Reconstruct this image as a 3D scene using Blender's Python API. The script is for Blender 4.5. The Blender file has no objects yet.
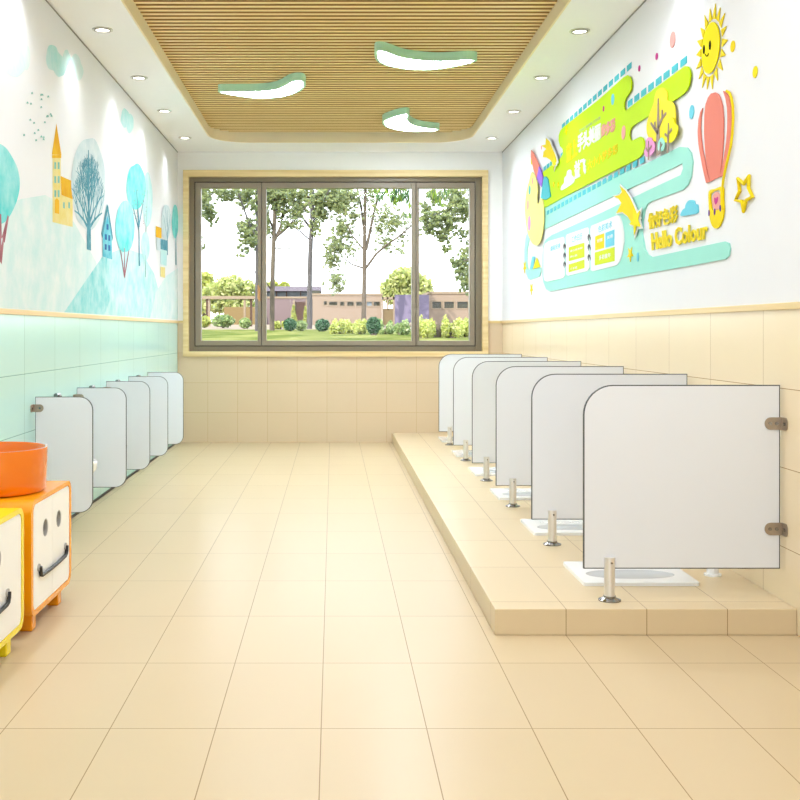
import bpy, bmesh, math, random
from mathutils import Vector, Matrix
from mathutils.geometry import tessellate_polygon
random.seed(7)
PI = math.pi
C = bpy.context.scene.collection
F, VX, VY, H = 1069.0, 333.0, 331.5, 1.129      # lens in pixels, vanishing point, eye height
XL, XR, YB, ZC = -1.583, 1.725, 10.886, 2.958   # room: left wall, right wall, window wall, ceiling
Y0 = -1.2                                       # the entrance end of the room

# ------------------------------------------------------------------ materials
def lin(c):
    return tuple((v/255/12.92 if v/255 <= .04045 else ((v/255+.055)/1.055)**2.4) for v in c)
def newmat(name):
    m = bpy.data.materials.new(name); m.use_nodes = True
    return m, m.node_tree, m.node_tree.nodes['Principled BSDF']
def mat(name, rgb, rough=.5, metal=0, spec=.5, noise=0, nscale=8, coat=0, emit=None, estr=0):
    m, nt, b = newmat(name); c = lin(rgb)
    b.inputs['Base Color'].default_value = (*c, 1)
    b.inputs['Roughness'].default_value = rough
    b.inputs['Metallic'].default_value = metal
    b.inputs['Specular IOR Level'].default_value = spec
    b.inputs['Coat Weight'].default_value = coat
    if emit:
        b.inputs['Emission Color'].default_value = (*lin(emit), 1); b.inputs['Emission Strength'].default_value = estr
    tc = nt.nodes.new('ShaderNodeNewGeometry'); n = nt.nodes.new('ShaderNodeTexNoise')
    n.inputs['Scale'].default_value = nscale; n.inputs['Detail'].default_value = 3
    nt.links.new(tc.outputs['Position'], n.inputs['Vector'])
    mx = nt.nodes.new('ShaderNodeMix'); mx.data_type = 'RGBA'
    k = max(noise, .004)
    mx.inputs[6].default_value = (*[v*(1-k) for v in c], 1); mx.inputs[7].default_value = (*[min(1, v*(1+k)) for v in c], 1)
    nt.links.new(n.outputs['Fac'], mx.inputs[0]); nt.links.new(mx.outputs[2], b.inputs['Base Color'])
    return m
def mth(nt, op, a, b=None, c=None):
    n = nt.nodes.new('ShaderNodeMath'); n.operation = op
    for i, v in enumerate((a, b, c)):
        if v is None: continue
        if isinstance(v, (int, float)): n.inputs[i].default_value = v
        else: nt.links.new(v, n.inputs[i])
    return n.outputs[0]
def tile_mat(name, rgb, grout, ax, sp, off, w=(.0022, .0022), rough=.2, var=.03, spec=.4):
    """glazed tiles: joints on world axes ax with spacing sp and offsets off"""
    m, nt, b = newmat(name)
    g = nt.nodes.new('ShaderNodeNewGeometry'); s = nt.nodes.new('ShaderNodeSeparateXYZ')
    nt.links.new(g.outputs['Position'], s.inputs[0])
    lines, ids = [], []
    for a, d, o, ww in zip(ax, sp, off, w):
        t = mth(nt, 'DIVIDE', mth(nt, 'SUBTRACT', s.outputs[a], o), d)
        fr = mth(nt, 'FRACT', mth(nt, 'ADD', t, .5))
        dist = mth(nt, 'MULTIPLY', mth(nt, 'ABSOLUTE', mth(nt, 'SUBTRACT', fr, .5)), d)
        lines.append(mth(nt, 'LESS_THAN', dist, ww/2)); ids.append(mth(nt, 'FLOOR', t))
    line = mth(nt, 'MAXIMUM', *lines)
    cmb = nt.nodes.new('ShaderNodeCombineXYZ'); nt.links.new(ids[0], cmb.inputs[0]); nt.links.new(ids[1], cmb.inputs[1])
    wn = nt.nodes.new('ShaderNodeTexWhiteNoise'); wn.noise_dimensions = '3D'; nt.links.new(cmb.outputs[0], wn.inputs['Vector'])
    no = nt.nodes.new('ShaderNodeTexNoise'); no.inputs['Scale'].default_value = 2.2; no.inputs['Detail'].default_value = 5
    nt.links.new(g.outputs['Position'], no.inputs['Vector'])
    f = mth(nt, 'MULTIPLY', mth(nt, 'ADD', wn.outputs['Value'], mth(nt, 'MULTIPLY', no.outputs['Fac'], 1.6)), .4)
    c = lin(rgb)
    mx = nt.nodes.new('ShaderNodeMix'); mx.data_type = 'RGBA'
    mx.inputs[6].default_value = (*[v*(1-var*(1, 1.3, 2)[i]) for i, v in enumerate(c)], 1); mx.inputs[7].default_value = (*[min(1, v*(1+var)) for v in c], 1)
    nt.links.new(f, mx.inputs[0])
    m2 = nt.nodes.new('ShaderNodeMix'); m2.data_type = 'RGBA'; m2.inputs[7].default_value = (*lin(grout), 1)
    nt.links.new(line, m2.inputs[0]); nt.links.new(mx.outputs[2], m2.inputs[6]); nt.links.new(m2.outputs[2], b.inputs['Base Color'])
    b.inputs['Roughness'].default_value = rough; b.inputs['Specular IOR Level'].default_value = spec
    return m
def wood_mat(name, a, bcol, axis='X', scale=30, rough=.45):
    m, nt, b = newmat(name)
    g = nt.nodes.new('ShaderNodeNewGeometry'); mp = nt.nodes.new('ShaderNodeMapping')
    mp.inputs['Scale'].default_value = {'X': (.6, scale, scale), 'Y': (scale, .6, scale), 'Z': (scale, scale, .6)}[axis]
    nt.links.new(g.outputs['Position'], mp.inputs[0])
    n = nt.nodes.new('ShaderNodeTexNoise'); n.inputs['Scale'].default_value = 1.5; n.inputs['Detail'].default_value = 4
    nt.links.new(mp.outputs[0], n.inputs['Vector'])
    r = nt.nodes.new('ShaderNodeValToRGB'); r.color_ramp.elements[0].position = .35; r.color_ramp.elements[1].position = .68
    r.color_ramp.elements[0].color = (*lin(a), 1); r.color_ramp.elements[1].color = (*lin(bcol), 1)
    nt.links.new(n.outputs['Fac'], r.inputs[0]); nt.links.new(r.outputs[0], b.inputs['Base Color'])
    b.inputs['Roughness'].default_value = rough
    return m
def leaf_mat(name, cols, rough=.6, trans=.35):
    m, nt, b = newmat(name)
    g = nt.nodes.new('ShaderNodeNewGeometry'); r = nt.nodes.new('ShaderNodeValToRGB')
    while len(r.color_ramp.elements) < len(cols): r.color_ramp.elements.new(.5)
    for i, c in enumerate(cols):
        r.color_ramp.elements[i].position = i/(len(cols)-1); r.color_ramp.elements[i].color = (*lin(c), 1)
    nt.links.new(g.outputs['Random Per Island'], r.inputs[0]); nt.links.new(r.outputs[0], b.inputs['Base Color'])
    b.inputs['Roughness'].default_value = rough
    tr = nt.nodes.new('ShaderNodeBsdfTranslucent'); nt.links.new(r.outputs[0], tr.inputs[0])
    ms = nt.nodes.new('ShaderNodeMixShader'); ms.inputs[0].default_value = trans
    nt.links.new(b.outputs[0], ms.inputs[1]); nt.links.new(tr.outputs[0], ms.inputs[2])
    nt.links.new(ms.outputs[0], nt.nodes['Material Output'].inputs[0])
    return m
def wash_mat(name, a, bcol, scale=6, lo=.35, hi=.7, zfade=None):
    """watercolour paint: pigment varies blot by blot; zfade=(z0, z1) thins the paint between two heights"""
    m, nt, b = newmat(name)
    g = nt.nodes.new('ShaderNodeNewGeometry'); n = nt.nodes.new('ShaderNodeTexNoise')
    n.inputs['Scale'].default_value = scale; n.inputs['Detail'].default_value = 6; n.inputs['Roughness'].default_value = .65
    nt.links.new(g.outputs['Position'], n.inputs['Vector'])
    fac = n.outputs['Fac']
    if zfade:
        s = nt.nodes.new('ShaderNodeSeparateXYZ'); nt.links.new(g.outputs['Position'], s.inputs[0])
        mr = nt.nodes.new('ShaderNodeMapRange'); mr.inputs[1].default_value, mr.inputs[2].default_value = zfade
        mr.inputs[3].default_value = -.22; mr.inputs[4].default_value = .22
        nt.links.new(s.outputs[2], mr.inputs[0]); fac = mth(nt, 'ADD', fac, mr.outputs[0])
    r = nt.nodes.new('ShaderNodeValToRGB'); r.color_ramp.elements[0].position = lo; r.color_ramp.elements[1].position = hi
    r.color_ramp.elements[0].color = (*lin(a), 1); r.color_ramp.elements[1].color = (*lin(bcol), 1)
    nt.links.new(fac, r.inputs[0]); nt.links.new(r.outputs[0], b.inputs['Base Color'])
    b.inputs['Roughness'].default_value = .85; b.inputs['Specular IOR Level'].default_value = .2
    return m

# ------------------------------------------------------------------ mesh helpers
def attach(o, parent):
    if parent is None: return
    o.parent = parent; r = parent
    while r.parent: r = r.parent
    o.data.transform(Matrix.Translation(-r.location))
def link(name, bm, m, parent=None, label=None, smooth=False):
    me = bpy.data.meshes.new(name); bm.normal_update(); bm.to_mesh(me); bm.free()
    if smooth:
        for p in me.polygons: p.use_smooth = True
    if m:
        for mm in (m if isinstance(m, (list, tuple)) else [m]): me.materials.append(mm)
    if smooth:
        try: me.set_sharp_from_angle(angle=math.radians(40))
        except Exception: pass
    o = bpy.data.objects.new(name, me); C.objects.link(o); attach(o, parent)
    if label: o['label'] = label
    return o
def struct(o):
    o['kind'] = 'structure'; return o
def tag(o, label, cat, group=None, kind=None):
    o['label'] = label; o['category'] = cat
    if group: o['group'] = group
    if kind: o['kind'] = kind
    return o
def empty(name, loc, label, cat, group=None):
    o = bpy.data.objects.new(name, None); C.objects.link(o); o.location = loc; o.empty_display_size = .1
    return tag(o, label, cat, group)
def dup(root, off, label, group=None):
    r = root.copy(); C.objects.link(r); r.location = root.location + Vector(off); r['label'] = label
    if group: r['group'] = group
    for ch in list(root.children):
        c = ch.copy(); C.objects.link(c); c.parent = r
        for g in list(ch.children):
            d = g.copy(); C.objects.link(d); d.parent = c
    return r
def box(bm, x0, x1, y0, y1, z0, z1, bev=0, seg=2):
    vs = [bm.verts.new((x, y, z)) for x in (x0, x1) for y in (y0, y1) for z in (z0, z1)]
    fs = [bm.faces.new([vs[i] for i in q]) for q in ((0,1,3,2),(4,6,7,5),(0,4,5,1),(2,3,7,6),(0,2,6,4),(1,5,7,3))]
    if bev:
        es = list({e for f in fs for e in f.edges})
        bmesh.ops.bevel(bm, geom=es, offset=bev, segments=seg, affect='EDGES', profile=.5)
    return bm
def bx(*a, **k): return box(bmesh.new(), *a, **k)
def cyl(bm, p0, p1, r0, r1=None, n=20, cap=True):
    r1 = r0 if r1 is None else r1
    p0, p1 = Vector(p0), Vector(p1); d = (p1-p0).normalized()
    u = d.orthogonal().normalized(); v = d.cross(u)
    rings = []
    for p, r in ((p0, r0), (p1, r1)):
        rings.append([bm.verts.new(p+u*math.cos(2*PI*i/n)*r+v*math.sin(2*PI*i/n)*r) for i in range(n)])
    for i in range(n):
        bm.faces.new((rings[0][i], rings[0][(i+1) % n], rings[1][(i+1) % n], rings[1][i]))
    if cap: bm.faces.new(rings[0][::-1]); bm.faces.new(rings[1])
    return bm
def tube(bm, pts, rad, n=8, closed=False):
    pts = [Vector(p) for p in pts]; N = len(pts)
    rad = rad if isinstance(rad, (list, tuple)) else [rad]*N
    rings = []; u = None
    for i, p in enumerate(pts):
        a = pts[(i-1) % N] if (closed or i > 0) else p; b = pts[(i+1) % N] if (closed or i < N-1) else p
        d = (b-a).normalized()
        u = d.orthogonal().normalized() if u is None else (u-d*u.dot(d)).normalized()
        v = d.cross(u)
        rings.append([bm.verts.new(p+u*math.cos(2*PI*k/n)*rad[i]+v*math.sin(2*PI*k/n)*rad[i]) for k in range(n)])
    for i in range(N if closed else N-1):
        A, B = rings[i], rings[(i+1) % N]
        for k in range(n): bm.faces.new((A[k], A[(k+1) % n], B[(k+1) % n], B[k]))
    if not closed: bm.faces.new(rings[0][::-1]); bm.faces.new(rings[-1])
    return bm
def lathe(bm, prof, cx, cy, n=40, sx=1, sy=1):
    rings = [[bm.verts.new((cx+r*sx*math.cos(2*PI*i/n), cy+r*sy*math.sin(2*PI*i/n), z)) for i in range(n)] for r, z in prof]
    for a, b in zip(rings, rings[1:]):
        for i in range(n): bm.faces.new((a[i], a[(i+1) % n], b[(i+1) % n], b[i]))
    bm.faces.new(rings[0][::-1]); bm.faces.new(rings[-1])
    return bm
def area2(p): return sum(a[0]*b[1]-b[0]*a[1] for a, b in zip(p, p[1:]+p[:1]))
def prism(bm, outer, d0, d1, to3, holes=(), mi=0):
    """solid plate: outline (and holes) in plane coordinates, to3(u, v, d) places it"""
    loops = [list(outer)]+[list(h) for h in holes]
    if area2(loops[0]) < 0: loops[0].reverse()
    for h in loops[1:]:
        if area2(h) > 0: h.reverse()
    A = [[bm.verts.new(to3(u, v, d0)) for u, v in l] for l in loops]
    B = [[bm.verts.new(to3(u, v, d1)) for u, v in l] for l in loops]
    for a, b in zip(A, B):
        for i in range(len(a)):
            j = (i+1) % len(a); bm.faces.new((a[i], a[j], b[j], b[i]))
    fa, fb = sum(A, []), sum(B, [])
    if holes:
        for t in tessellate_polygon([[Vector((u, v, 0)) for u, v in l] for l in loops]):
            for vs, tt in ((fa, t[::-1]), (fb, t)):
                try: bm.faces.new([vs[i] for i in tt])
                except ValueError: pass
    else:
        bm.faces.new(fa[::-1]); bm.faces.new(fb)
    bmesh.ops.recalc_face_normals(bm, faces=bm.faces[:])
    return bm
def rrect(u0, u1, v0, v1, r, n=6, corners=(1, 1, 1, 1)):
    """rounded rectangle; corners = bottom-left, bottom-right, top-right, top-left"""
    out = []
    for (cu, cv, a0, k, x, y) in ((u0+r, v0+r, PI, 0, u0, v0), (u1-r, v0+r, 1.5*PI, 1, u1, v0), (u1-r, v1-r, 0, 2, u1, v1), (u0+r, v1-r, .5*PI, 3, u0, v1)):
        if corners[k]: out += [(cu+r*math.cos(a0+PI/2*i/n), cv+r*math.sin(a0+PI/2*i/n)) for i in range(n+1)]
        else: out.append((x, y))
    return out
def smooth(p, n=4):
    out = []; N = len(p)
    for i in range(N):
        a, b, c, d = p[i-1], p[i], p[(i+1) % N], p[(i+2) % N]
        for k in range(n):
            t = k/n
            out.append(tuple(.5*(2*b[j]+(c[j]-a[j])*t+(2*a[j]-5*b[j]+4*c[j]-d[j])*t*t+(3*b[j]-a[j]-3*c[j]+d[j])*t**3) for j in (0, 1)))
    return out
def ell(cx, cy, rx, ry, n=24): return [(cx+rx*math.cos(2*PI*i/n), cy+ry*math.sin(2*PI*i/n)) for i in range(n)]
def P(px, py, Y): return Vector(((px-VX)*Y/F, Y, H-(py-VY)*Y/F))
# plane coordinates on the two side walls: u = world Y, v = world z
def WR(px, py): s = (px-VX)/(XR-.006); return (F/s, H-(py-VY)/s)
def WL(px, py): s = (VX-px)/-XL; return (F/s, H-(py-VY)/s)
toR = lambda u, v, d: (XR-.0006-d*.3, u, v)
toL = lambda u, v, d: (XL+d, u, v)
toX = lambda u, v, d: (d, u, v)
toY = lambda u, v, d: (u, d, v)
toZ = lambda u, v, d: (u, v, d)

# ------------------------------------------------------------------ palette
WHITE = mat('white_paint', (231, 230, 233), .7, spec=.25, noise=.01)
BACKPAINT = mat('window_wall_paint', (246, 245, 243), .7, spec=.25, noise=.01)
CEIL = mat('ceiling_paint', (252, 252, 254), .8, spec=.2)
FLOOR = tile_mat('floor_tile', (208, 186, 150), (150, 118, 78), (0, 1), (.3, .6), (-.0337, 3.04), (.0028, .0034), rough=.3, var=.03, spec=.13)
PLAT = tile_mat('platform_tile', (220, 199, 164), (158, 124, 84), (0, 1), (.3, .6), (-.0337, 4.08), (.0028, .0034), rough=.3, spec=.13)
TILE_R = tile_mat('cream_wall_tile', (240, 220, 186), (176, 140, 98), (1, 2), (.6, .3035), (YB-.6, 0), (.003, .003), rough=.22, var=.03)
TILE_B = tile_mat('cream_back_tile', (220, 198, 166), (196, 164, 122), (0, 2), (.3035, .3035), (-.061, 0), (.003, .003), rough=.22, var=.03)
TILE_L = tile_mat('mint_wall_tile', (192, 234, 229), (112, 156, 146), (1, 2), (.6, .3035), (YB-.6, 0), (.003, .003), rough=.18, var=.03)
TRIM = wood_mat('oak_trim', (226, 196, 136), (242, 216, 164), 'Y', 20)
TRIMB = wood_mat('oak_casing', (224, 196, 138), (242, 218, 166), 'X', 20)
SLAT = wood_mat('slat_wood', (246, 214, 150), (252, 226, 164), 'X', 3)
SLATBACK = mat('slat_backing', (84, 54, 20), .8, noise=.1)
BAND = mat('recess_band', (246, 230, 196), .6, noise=.02)
FRAME = mat('taupe_aluminium', (140, 128, 110), .38, spec=.5, noise=.03)
FRAME2 = mat('dark_aluminium', (122, 110, 88), .38, noise=.03)
GASKET = mat('black_gasket', (40, 32, 26), .6)
PANEL = mat('white_laminate', (230, 232, 238), .3, spec=.4)
EDGE = mat('black_core_edge', (62, 64, 70), .4)
STEEL = mat('brushed_steel', (226, 222, 218), .3, metal=.6, noise=.05)
BRONZE = mat('nickel_bracket', (168, 154, 138), .35, metal=.85, noise=.08)
CHROME = mat('dark_chrome', (140, 138, 136), .12, metal=1)
CERAM = mat('white_ceramic', (250, 250, 250), .1, spec=.6)
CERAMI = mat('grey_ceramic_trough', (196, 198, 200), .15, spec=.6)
ORANGE = mat('orange_lacquer', (246, 158, 14), .25, noise=.02)
BASINO = mat('orange_ceramic', (236, 120, 0), .15, noise=.02, coat=.5)
YELLOW = mat('yellow_lacquer', (250, 226, 30), .25, noise=.02)
DOORW = mat('white_door', (250, 248, 244), .3)
BLACK = mat('black_plastic', (22, 20, 20), .4)
EYEB = mat('eye_black', (10, 10, 10), .8, spec=.05)
GREYCAP = mat('grey_cup', (176, 172, 166), .35)
glass, nt, b = newmat('window_glass')
tr = nt.nodes.new('ShaderNodeBsdfTransparent'); gl = nt.nodes.new('ShaderNodeBsdfGlossy'); gl.inputs['Roughness'].default_value = .02
ms = nt.nodes.new('ShaderNodeMixShader'); ms.inputs[0].default_value = .008
nt.links.new(tr.outputs[0], ms.inputs[1]); nt.links.new(gl.outputs[0], ms.inputs[2]); nt.links.new(ms.outputs[0], nt.nodes['Material Output'].inputs[0])
GLASS = glass

# ------------------------------------------------------------------ room shell
struct(link('floor', bx(XL-.2, XR+.2, Y0, YB+.02, -.15, 0), FLOOR))
TR0, TR1 = 1.2125, 1.239
struct(link('wall_left', bx(XL-.2, XL, Y0, YB+.24, TR1-.01, 3.3), WHITE))
struct(link('wall_left_tiles', bx(XL-.2, XL, Y0, YB+.24, 0, TR1-.012), TILE_L))
struct(link('wall_right', bx(XR, XR+.2, Y0, YB+.24, TR1-.01, 3.3), WHITE))
struct(link('wall_right_tiles', bx(XR, XR+.2, Y0, YB+.24, 0, TR1-.012), TILE_R))
struct(link('trim_1', bx(XL, XL+.012, Y0, YB, TR0, TR1, bev=.002), TRIM))
struct(link('trim_2', bx(XR-.012, XR, Y0, YB, TR0, TR1, bev=.002), TRIM))
struct(link('baseboard_left', bx(XL, XL+.008, Y0, YB, 0.0005, .015), mat('dark_base_joint', (34, 34, 32), .5)))
bm = bmesh.new(); box(bm, XL-.2, -.95, Y0-.2, Y0, 0, 3.3); box(bm, .95, XR+.2, Y0-.2, Y0, 0, 3.3); box(bm, -.95, .95, Y0-.2, Y0, 2.4, 3.3)  # unseen end wall, added to narrow the daylight from behind
struct(link('wall_entrance', bm, WHITE))
GAPM = mat('shadow_gap', (150, 148, 144), .8)  # grey strips paint the shade line where walls meet the ceiling
struct(link('gap_shade_1', bx(XL, XL+.004, Y0, YB, ZC-.008, ZC-.0005), GAPM)); struct(link('gap_shade_2', bx(XR-.004, XR, Y0, YB, ZC-.008, ZC-.0005), GAPM))
# window wall with its opening
wx0, wx1, wz0, wz1 = -1.524+.03, 1.577-.03, .8745+.03, 2.770-.03
bm = bmesh.new()
box(bm, XL, wx0, YB, YB+.24, TR1-.01, ZC+.3); box(bm, wx1, XR, YB, YB+.24, TR1-.01, ZC+.3); box(bm, wx0, wx1, YB, YB+.24, wz1, ZC+.3)
struct(link('wall_back', bm, BACKPAINT))
bm = bmesh.new()
box(bm, XL, wx0, YB, YB+.24, 0, TR1-.012); box(bm, wx1, XR, YB, YB+.24, 0, TR1-.012); box(bm, wx0, wx1, YB, YB+.24, 0, wz0)
struct(link('wall_back_tiles', bm, TILE_B))
bm = bmesh.new(); box(bm, XL, -1.524, YB-.012, YB, TR0, TR1); box(bm, 1.577, XR, YB-.012, YB, TR0, TR1)
struct(link('trim_3', bm, TRIMB))

# ceiling: white soffit with a rounded opening, slats above it
RX0, RX1, RY1, RZ = -1.173, 1.317, 10.36, 3.045
out = [(XL-.2, Y0), (XR+.2, Y0), (XR+.2, YB+.24), (XL-.2, YB+.24)]
hole = rrect(RX0, RX1, .2, RY1, .38, 12)
bm = prism(bmesh.new(), out, ZC, RZ+.12, toZ, [hole]); struct(link('ceiling', bm, CEIL))
bm = prism(bmesh.new(), rrect(RX0+.001, RX1-.001, .201, RY1-.001, .38, 12), ZC-.0, RZ+.1, toZ, [rrect(RX0+.012, RX1-.012, .212, RY1-.012, .368, 12)])
struct(link('trim_4', bm, BAND))
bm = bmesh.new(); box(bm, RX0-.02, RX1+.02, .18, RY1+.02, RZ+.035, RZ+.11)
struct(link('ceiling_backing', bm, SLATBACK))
bm = bmesh.new(); y = .25
while y < RY1-.06:
    dy = max(0, y+.055-(RY1-.38)); dy0 = max(0, .58-y); q = max(dy, dy0)
    ins = .38-math.sqrt(max(0, .38**2-min(q, .38)**2)) if q > 0 else 0
    box(bm, RX0+.013+ins, RX1-.013-ins, y, y+.046, RZ, RZ+.034, bev=.004, seg=1); y += .0745
sl = struct(link('ceiling_slats', bm, [SLAT, mat('slat_side_shade', (170, 128, 74), .7, noise=.05)]))
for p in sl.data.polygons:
    if abs(p.normal.y) > .5: p.material_index = 1  # shade between the slats painted onto their front and back faces
struct(link('roof', bx(XL-.5, XR+.5, Y0, YB+.5, 3.32, 3.5), mat('roof_render', (190, 186, 180), .9)))

# window
win = bpy.data.objects.new('window_1', None); C.objects.link(win); win.location = (0, YB, .9); win['kind'] = 'structure'
def ring_xz(bm, x0, x1, z0, z1, wl, wr, wb, wt, y0, y1, bev=0):
    box(bm, x0, x0+wl, y0, y1, z0, z1, bev); box(bm, x1-wr, x1, y0, y1, z0, z1, bev)
    box(bm, x0+wl, x1-wr, y0, y1, z0, z0+wb, bev); box(bm, x0+wl, x1-wr, y0, y1, z1-wt, z1, bev); return bm
link('casing', ring_xz(bmesh.new(), -1.524, 1.577, .8745, 2.770, .056, .058, .052, .066, YB-.028, YB+.14), TRIMB, win)
link('outer_frame', ring_xz(bmesh.new(), -1.468, 1.519, .926, 2.705, .052, .062, .05, .046, YB+.03, YB+.13, .003), FRAME2, win)
link('gasket', ring_xz(bmesh.new(), -1.417, 1.459, .975, 2.661, .012, .012, .012, .012, YB+.045, YB+.12), GASKET, win)
for (a, b_, g0, g1) in ((-1.406, -.733, -1.349, -.769), (-.727, .845, -.682, .804), (.851, 1.448, .881, 1.395)):
    s = link('sash', ring_xz(bmesh.new(), a, b_, .985, 2.650, g0-a, b_-g1, .05, .056, YB+.035, YB+.115, .003), FRAME, win)
    link('glass_pane', bx(g0-.005, g1+.005, YB+.074, YB+.08, 1.03, 2.6), GLASS, s)
    if a < .5 and a != -.727:
        bm = bmesh.new(); box(bm, -.762, -.742, YB+.018, YB+.035, 1.44, 1.58, .003); box(bm, -.770, -.752, YB+.004, YB+.018, 1.46, 1.60, .004)
        link('handle', bm, mat('copper_handle', (196, 146, 100), .35, metal=.5), s)
link('mullion_seal', box(box(bmesh.new(), -.733, -.727, YB+.06, YB+.11, .985, 2.65), .845, .851, YB+.06, YB+.11, .985, 2.65), GASKET, win)

# ------------------------------------------------------------------ raised platform
plat = link('platform', bx(.602, XR-.001, 3.973, YB-.001, .0005, .0975, bev=.003), PLAT)
tag(plat, 'long low cream tiled platform running along the right wall', 'platform')

# stall partitions on the platform
ys = [4.107, 5.18, 6.313, 7.395, 8.55, 9.72]
PL = (.961, 1.715, .219, .924)
stall_lab = ['nearest and largest white stall divider on the platform, two brackets on the cream wall',
 'second white stall divider from the front of the platform, behind the largest one',
 'third white stall divider from the front of the platform',
 'fourth white stall divider from the front, third from the window wall',
 'fifth white stall divider on the platform, second from the window wall',
 'farthest white stall divider on the platform, below the window corner']
Yp = ys[0]
t = empty('stall_divider', (1.34, Yp, .0975), stall_lab[0], 'partition', 'white stall dividers on the platform')
x0, x1, z0, z1 = PL; R = .115
link('panel', prism(bmesh.new(), rrect(x0+.004, x1-.004, z0+.004, z1-.004, R-.004, 10, (0, 0, 0, 1)), Yp-.0065, Yp+.0065, toY), PANEL, t)
link('edge_band', prism(bmesh.new(), rrect(x0, x1, z0, z1, R, 10, (0, 0, 0, 1)), Yp-.006, Yp+.006, toY, [rrect(x0+.0042, x1-.0042, z0+.0042, z1-.0042, R-.0042, 10, (0, 0, 0, 1))]), EDGE, t, 'thin dark edge')
for zz in (.776, .372):
    b1 = prism(bmesh.new(), rrect(1.655, XR-.003, zz-.024, zz+.024, .0235, 6, (1, 0, 0, 1)), Yp-.0105, Yp-.0068, toY)
    prism(b1, rrect(Yp-.055, Yp-.0068, zz-.024, zz+.024, .018, 6, (1, 0, 0, 1)), XR-.004, XR-.0005, toX)
    br = link('bracket', b1, BRONZE, t, 'nickel wall bracket')
    for xx in (1.675, 1.70): link('screw', cyl(bmesh.new(), (xx, Yp-.0145, zz), (xx, Yp-.0105, zz), .0065, n=12), CHROME, br)
    link('screw', cyl(bmesh.new(), (XR-.004, Yp-.035, zz), (XR-.008, Yp-.035, zz), .006, n=12), CHROME, br)
bm = cyl(bmesh.new(), (1.061, Yp-.006, .104), (1.061, Yp-.006, .263), .0205, n=28)
po = link('post', bm, STEEL, t, 'steel foot post', smooth=True)
link('base_flange', lathe(bmesh.new(), [(.043, .0976), (.043, .102), (.030, .107), (.0235, .110), (.0235, .116)], 1.061, Yp-.006), CHROME, po, smooth=True)
link('set_screw', cyl(bmesh.new(), (1.064, Yp-.0285, .245), (1.064, Yp-.025, .245), .004, n=10), CHROME, po)
for k in range(1, 6): dup(t, (0, ys[k]-Yp, 0), stall_lab[k])

# squat pans, one behind each divider
pan_lab = ['white squat toilet in the first stall, seen under the nearest divider', 'white squat toilet in the second stall from the front',
 'white squat toilet in the third stall from the front', 'white squat toilet in the fourth stall from the front',
 'white squat toilet in the fifth stall, second from the window wall', 'white squat toilet in the last stall by the window wall']
ya, yb = Yp+.222, Yp+.622; yc = Yp+.375
q = empty('squat_toilet', (1.25, (ya+yb)/2, .0975), pan_lab[0], 'toilet', 'squat toilets along the platform')
bowl = [(1.245+(.185*math.copysign(abs(math.cos(a))**.8, math.cos(a))), yc+.085*math.sin(a)) for a in [2*PI*i/36 for i in range(36)]]
bm = prism(bmesh.new(), rrect(1.016, 1.487, ya, yb, .012, 3), .0978, .112, toZ, [bowl])
link('pan_rim', bm, CERAM, q)
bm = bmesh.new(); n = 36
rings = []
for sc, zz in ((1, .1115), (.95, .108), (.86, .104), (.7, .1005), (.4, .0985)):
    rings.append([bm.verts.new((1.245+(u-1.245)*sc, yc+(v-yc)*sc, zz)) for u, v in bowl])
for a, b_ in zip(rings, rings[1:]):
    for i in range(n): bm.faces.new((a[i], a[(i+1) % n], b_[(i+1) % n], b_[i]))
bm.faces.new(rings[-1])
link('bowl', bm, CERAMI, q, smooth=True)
for sx in (1.10, 1.26):
    bm = bmesh.new()
    for k in range(8):
        for yy in (yc+.125, ):
            box(bm, sx+k*.017, sx+k*.017+.008, yy, yy+.075, .112, .1155, .0015, 1)
    link('foot_grip', bm, CERAM, q)
bm = bmesh.new(); px_ = 1.605; py_ = Yp+.413
cyl(bm, (px_, py_, .0978), (px_, py_, .62), .025, n=24); cyl(bm, (px_, py_, .0978), (px_, py_, .106), .036, n=24)
tube(bm, [(px_, py_, .61), (px_, py_, .65), (px_+.03, py_, .675), (XR-.002, py_, .68)], .02, 12)
link('flush_pipe', bm, CERAM, q, smooth=True)
for k in range(1, 6): dup(q, (0, ys[k]-Yp, 0), pan_lab[k])

# ------------------------------------------------------------------ urinal dividers on the left wall
yl = [5.64, 6.554, 7.40, 8.205, 9.05]
div_lab = ['nearest white urinal divider on the mint wall, behind the orange basin', 'second white urinal divider from the orange cabinet',
 'middle one of the five white urinal dividers on the mint wall', 'fourth white urinal divider, second from the window wall',
 'farthest white urinal divider, in front of the cream window wall']
Yu = yl[0]
t = empty('urinal_divider', (XL, Yu, .174), div_lab[0], 'partition', 'white urinal dividers on the mint wall')
a0, a1, c0, c1 = XL+.014, -1.266, .174, .785
link('panel', prism(bmesh.new(), rrect(a0+.003, a1-.003, c0+.003, c1-.003, .067, 8, (0, 1, 1, 0)), Yu-.0065, Yu+.0065, toY), PANEL, t)
link('edge_band', prism(bmesh.new(), rrect(a0, a1, c0, c1, .07, 8, (0, 1, 1, 0)), Yu-.006, Yu+.006, toY, [rrect(a0+.0032, a1-.0032, c0+.0032, c1-.0032, .0668, 8, (0, 1, 1, 0))]), EDGE, t, 'thin dark edge')
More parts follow.
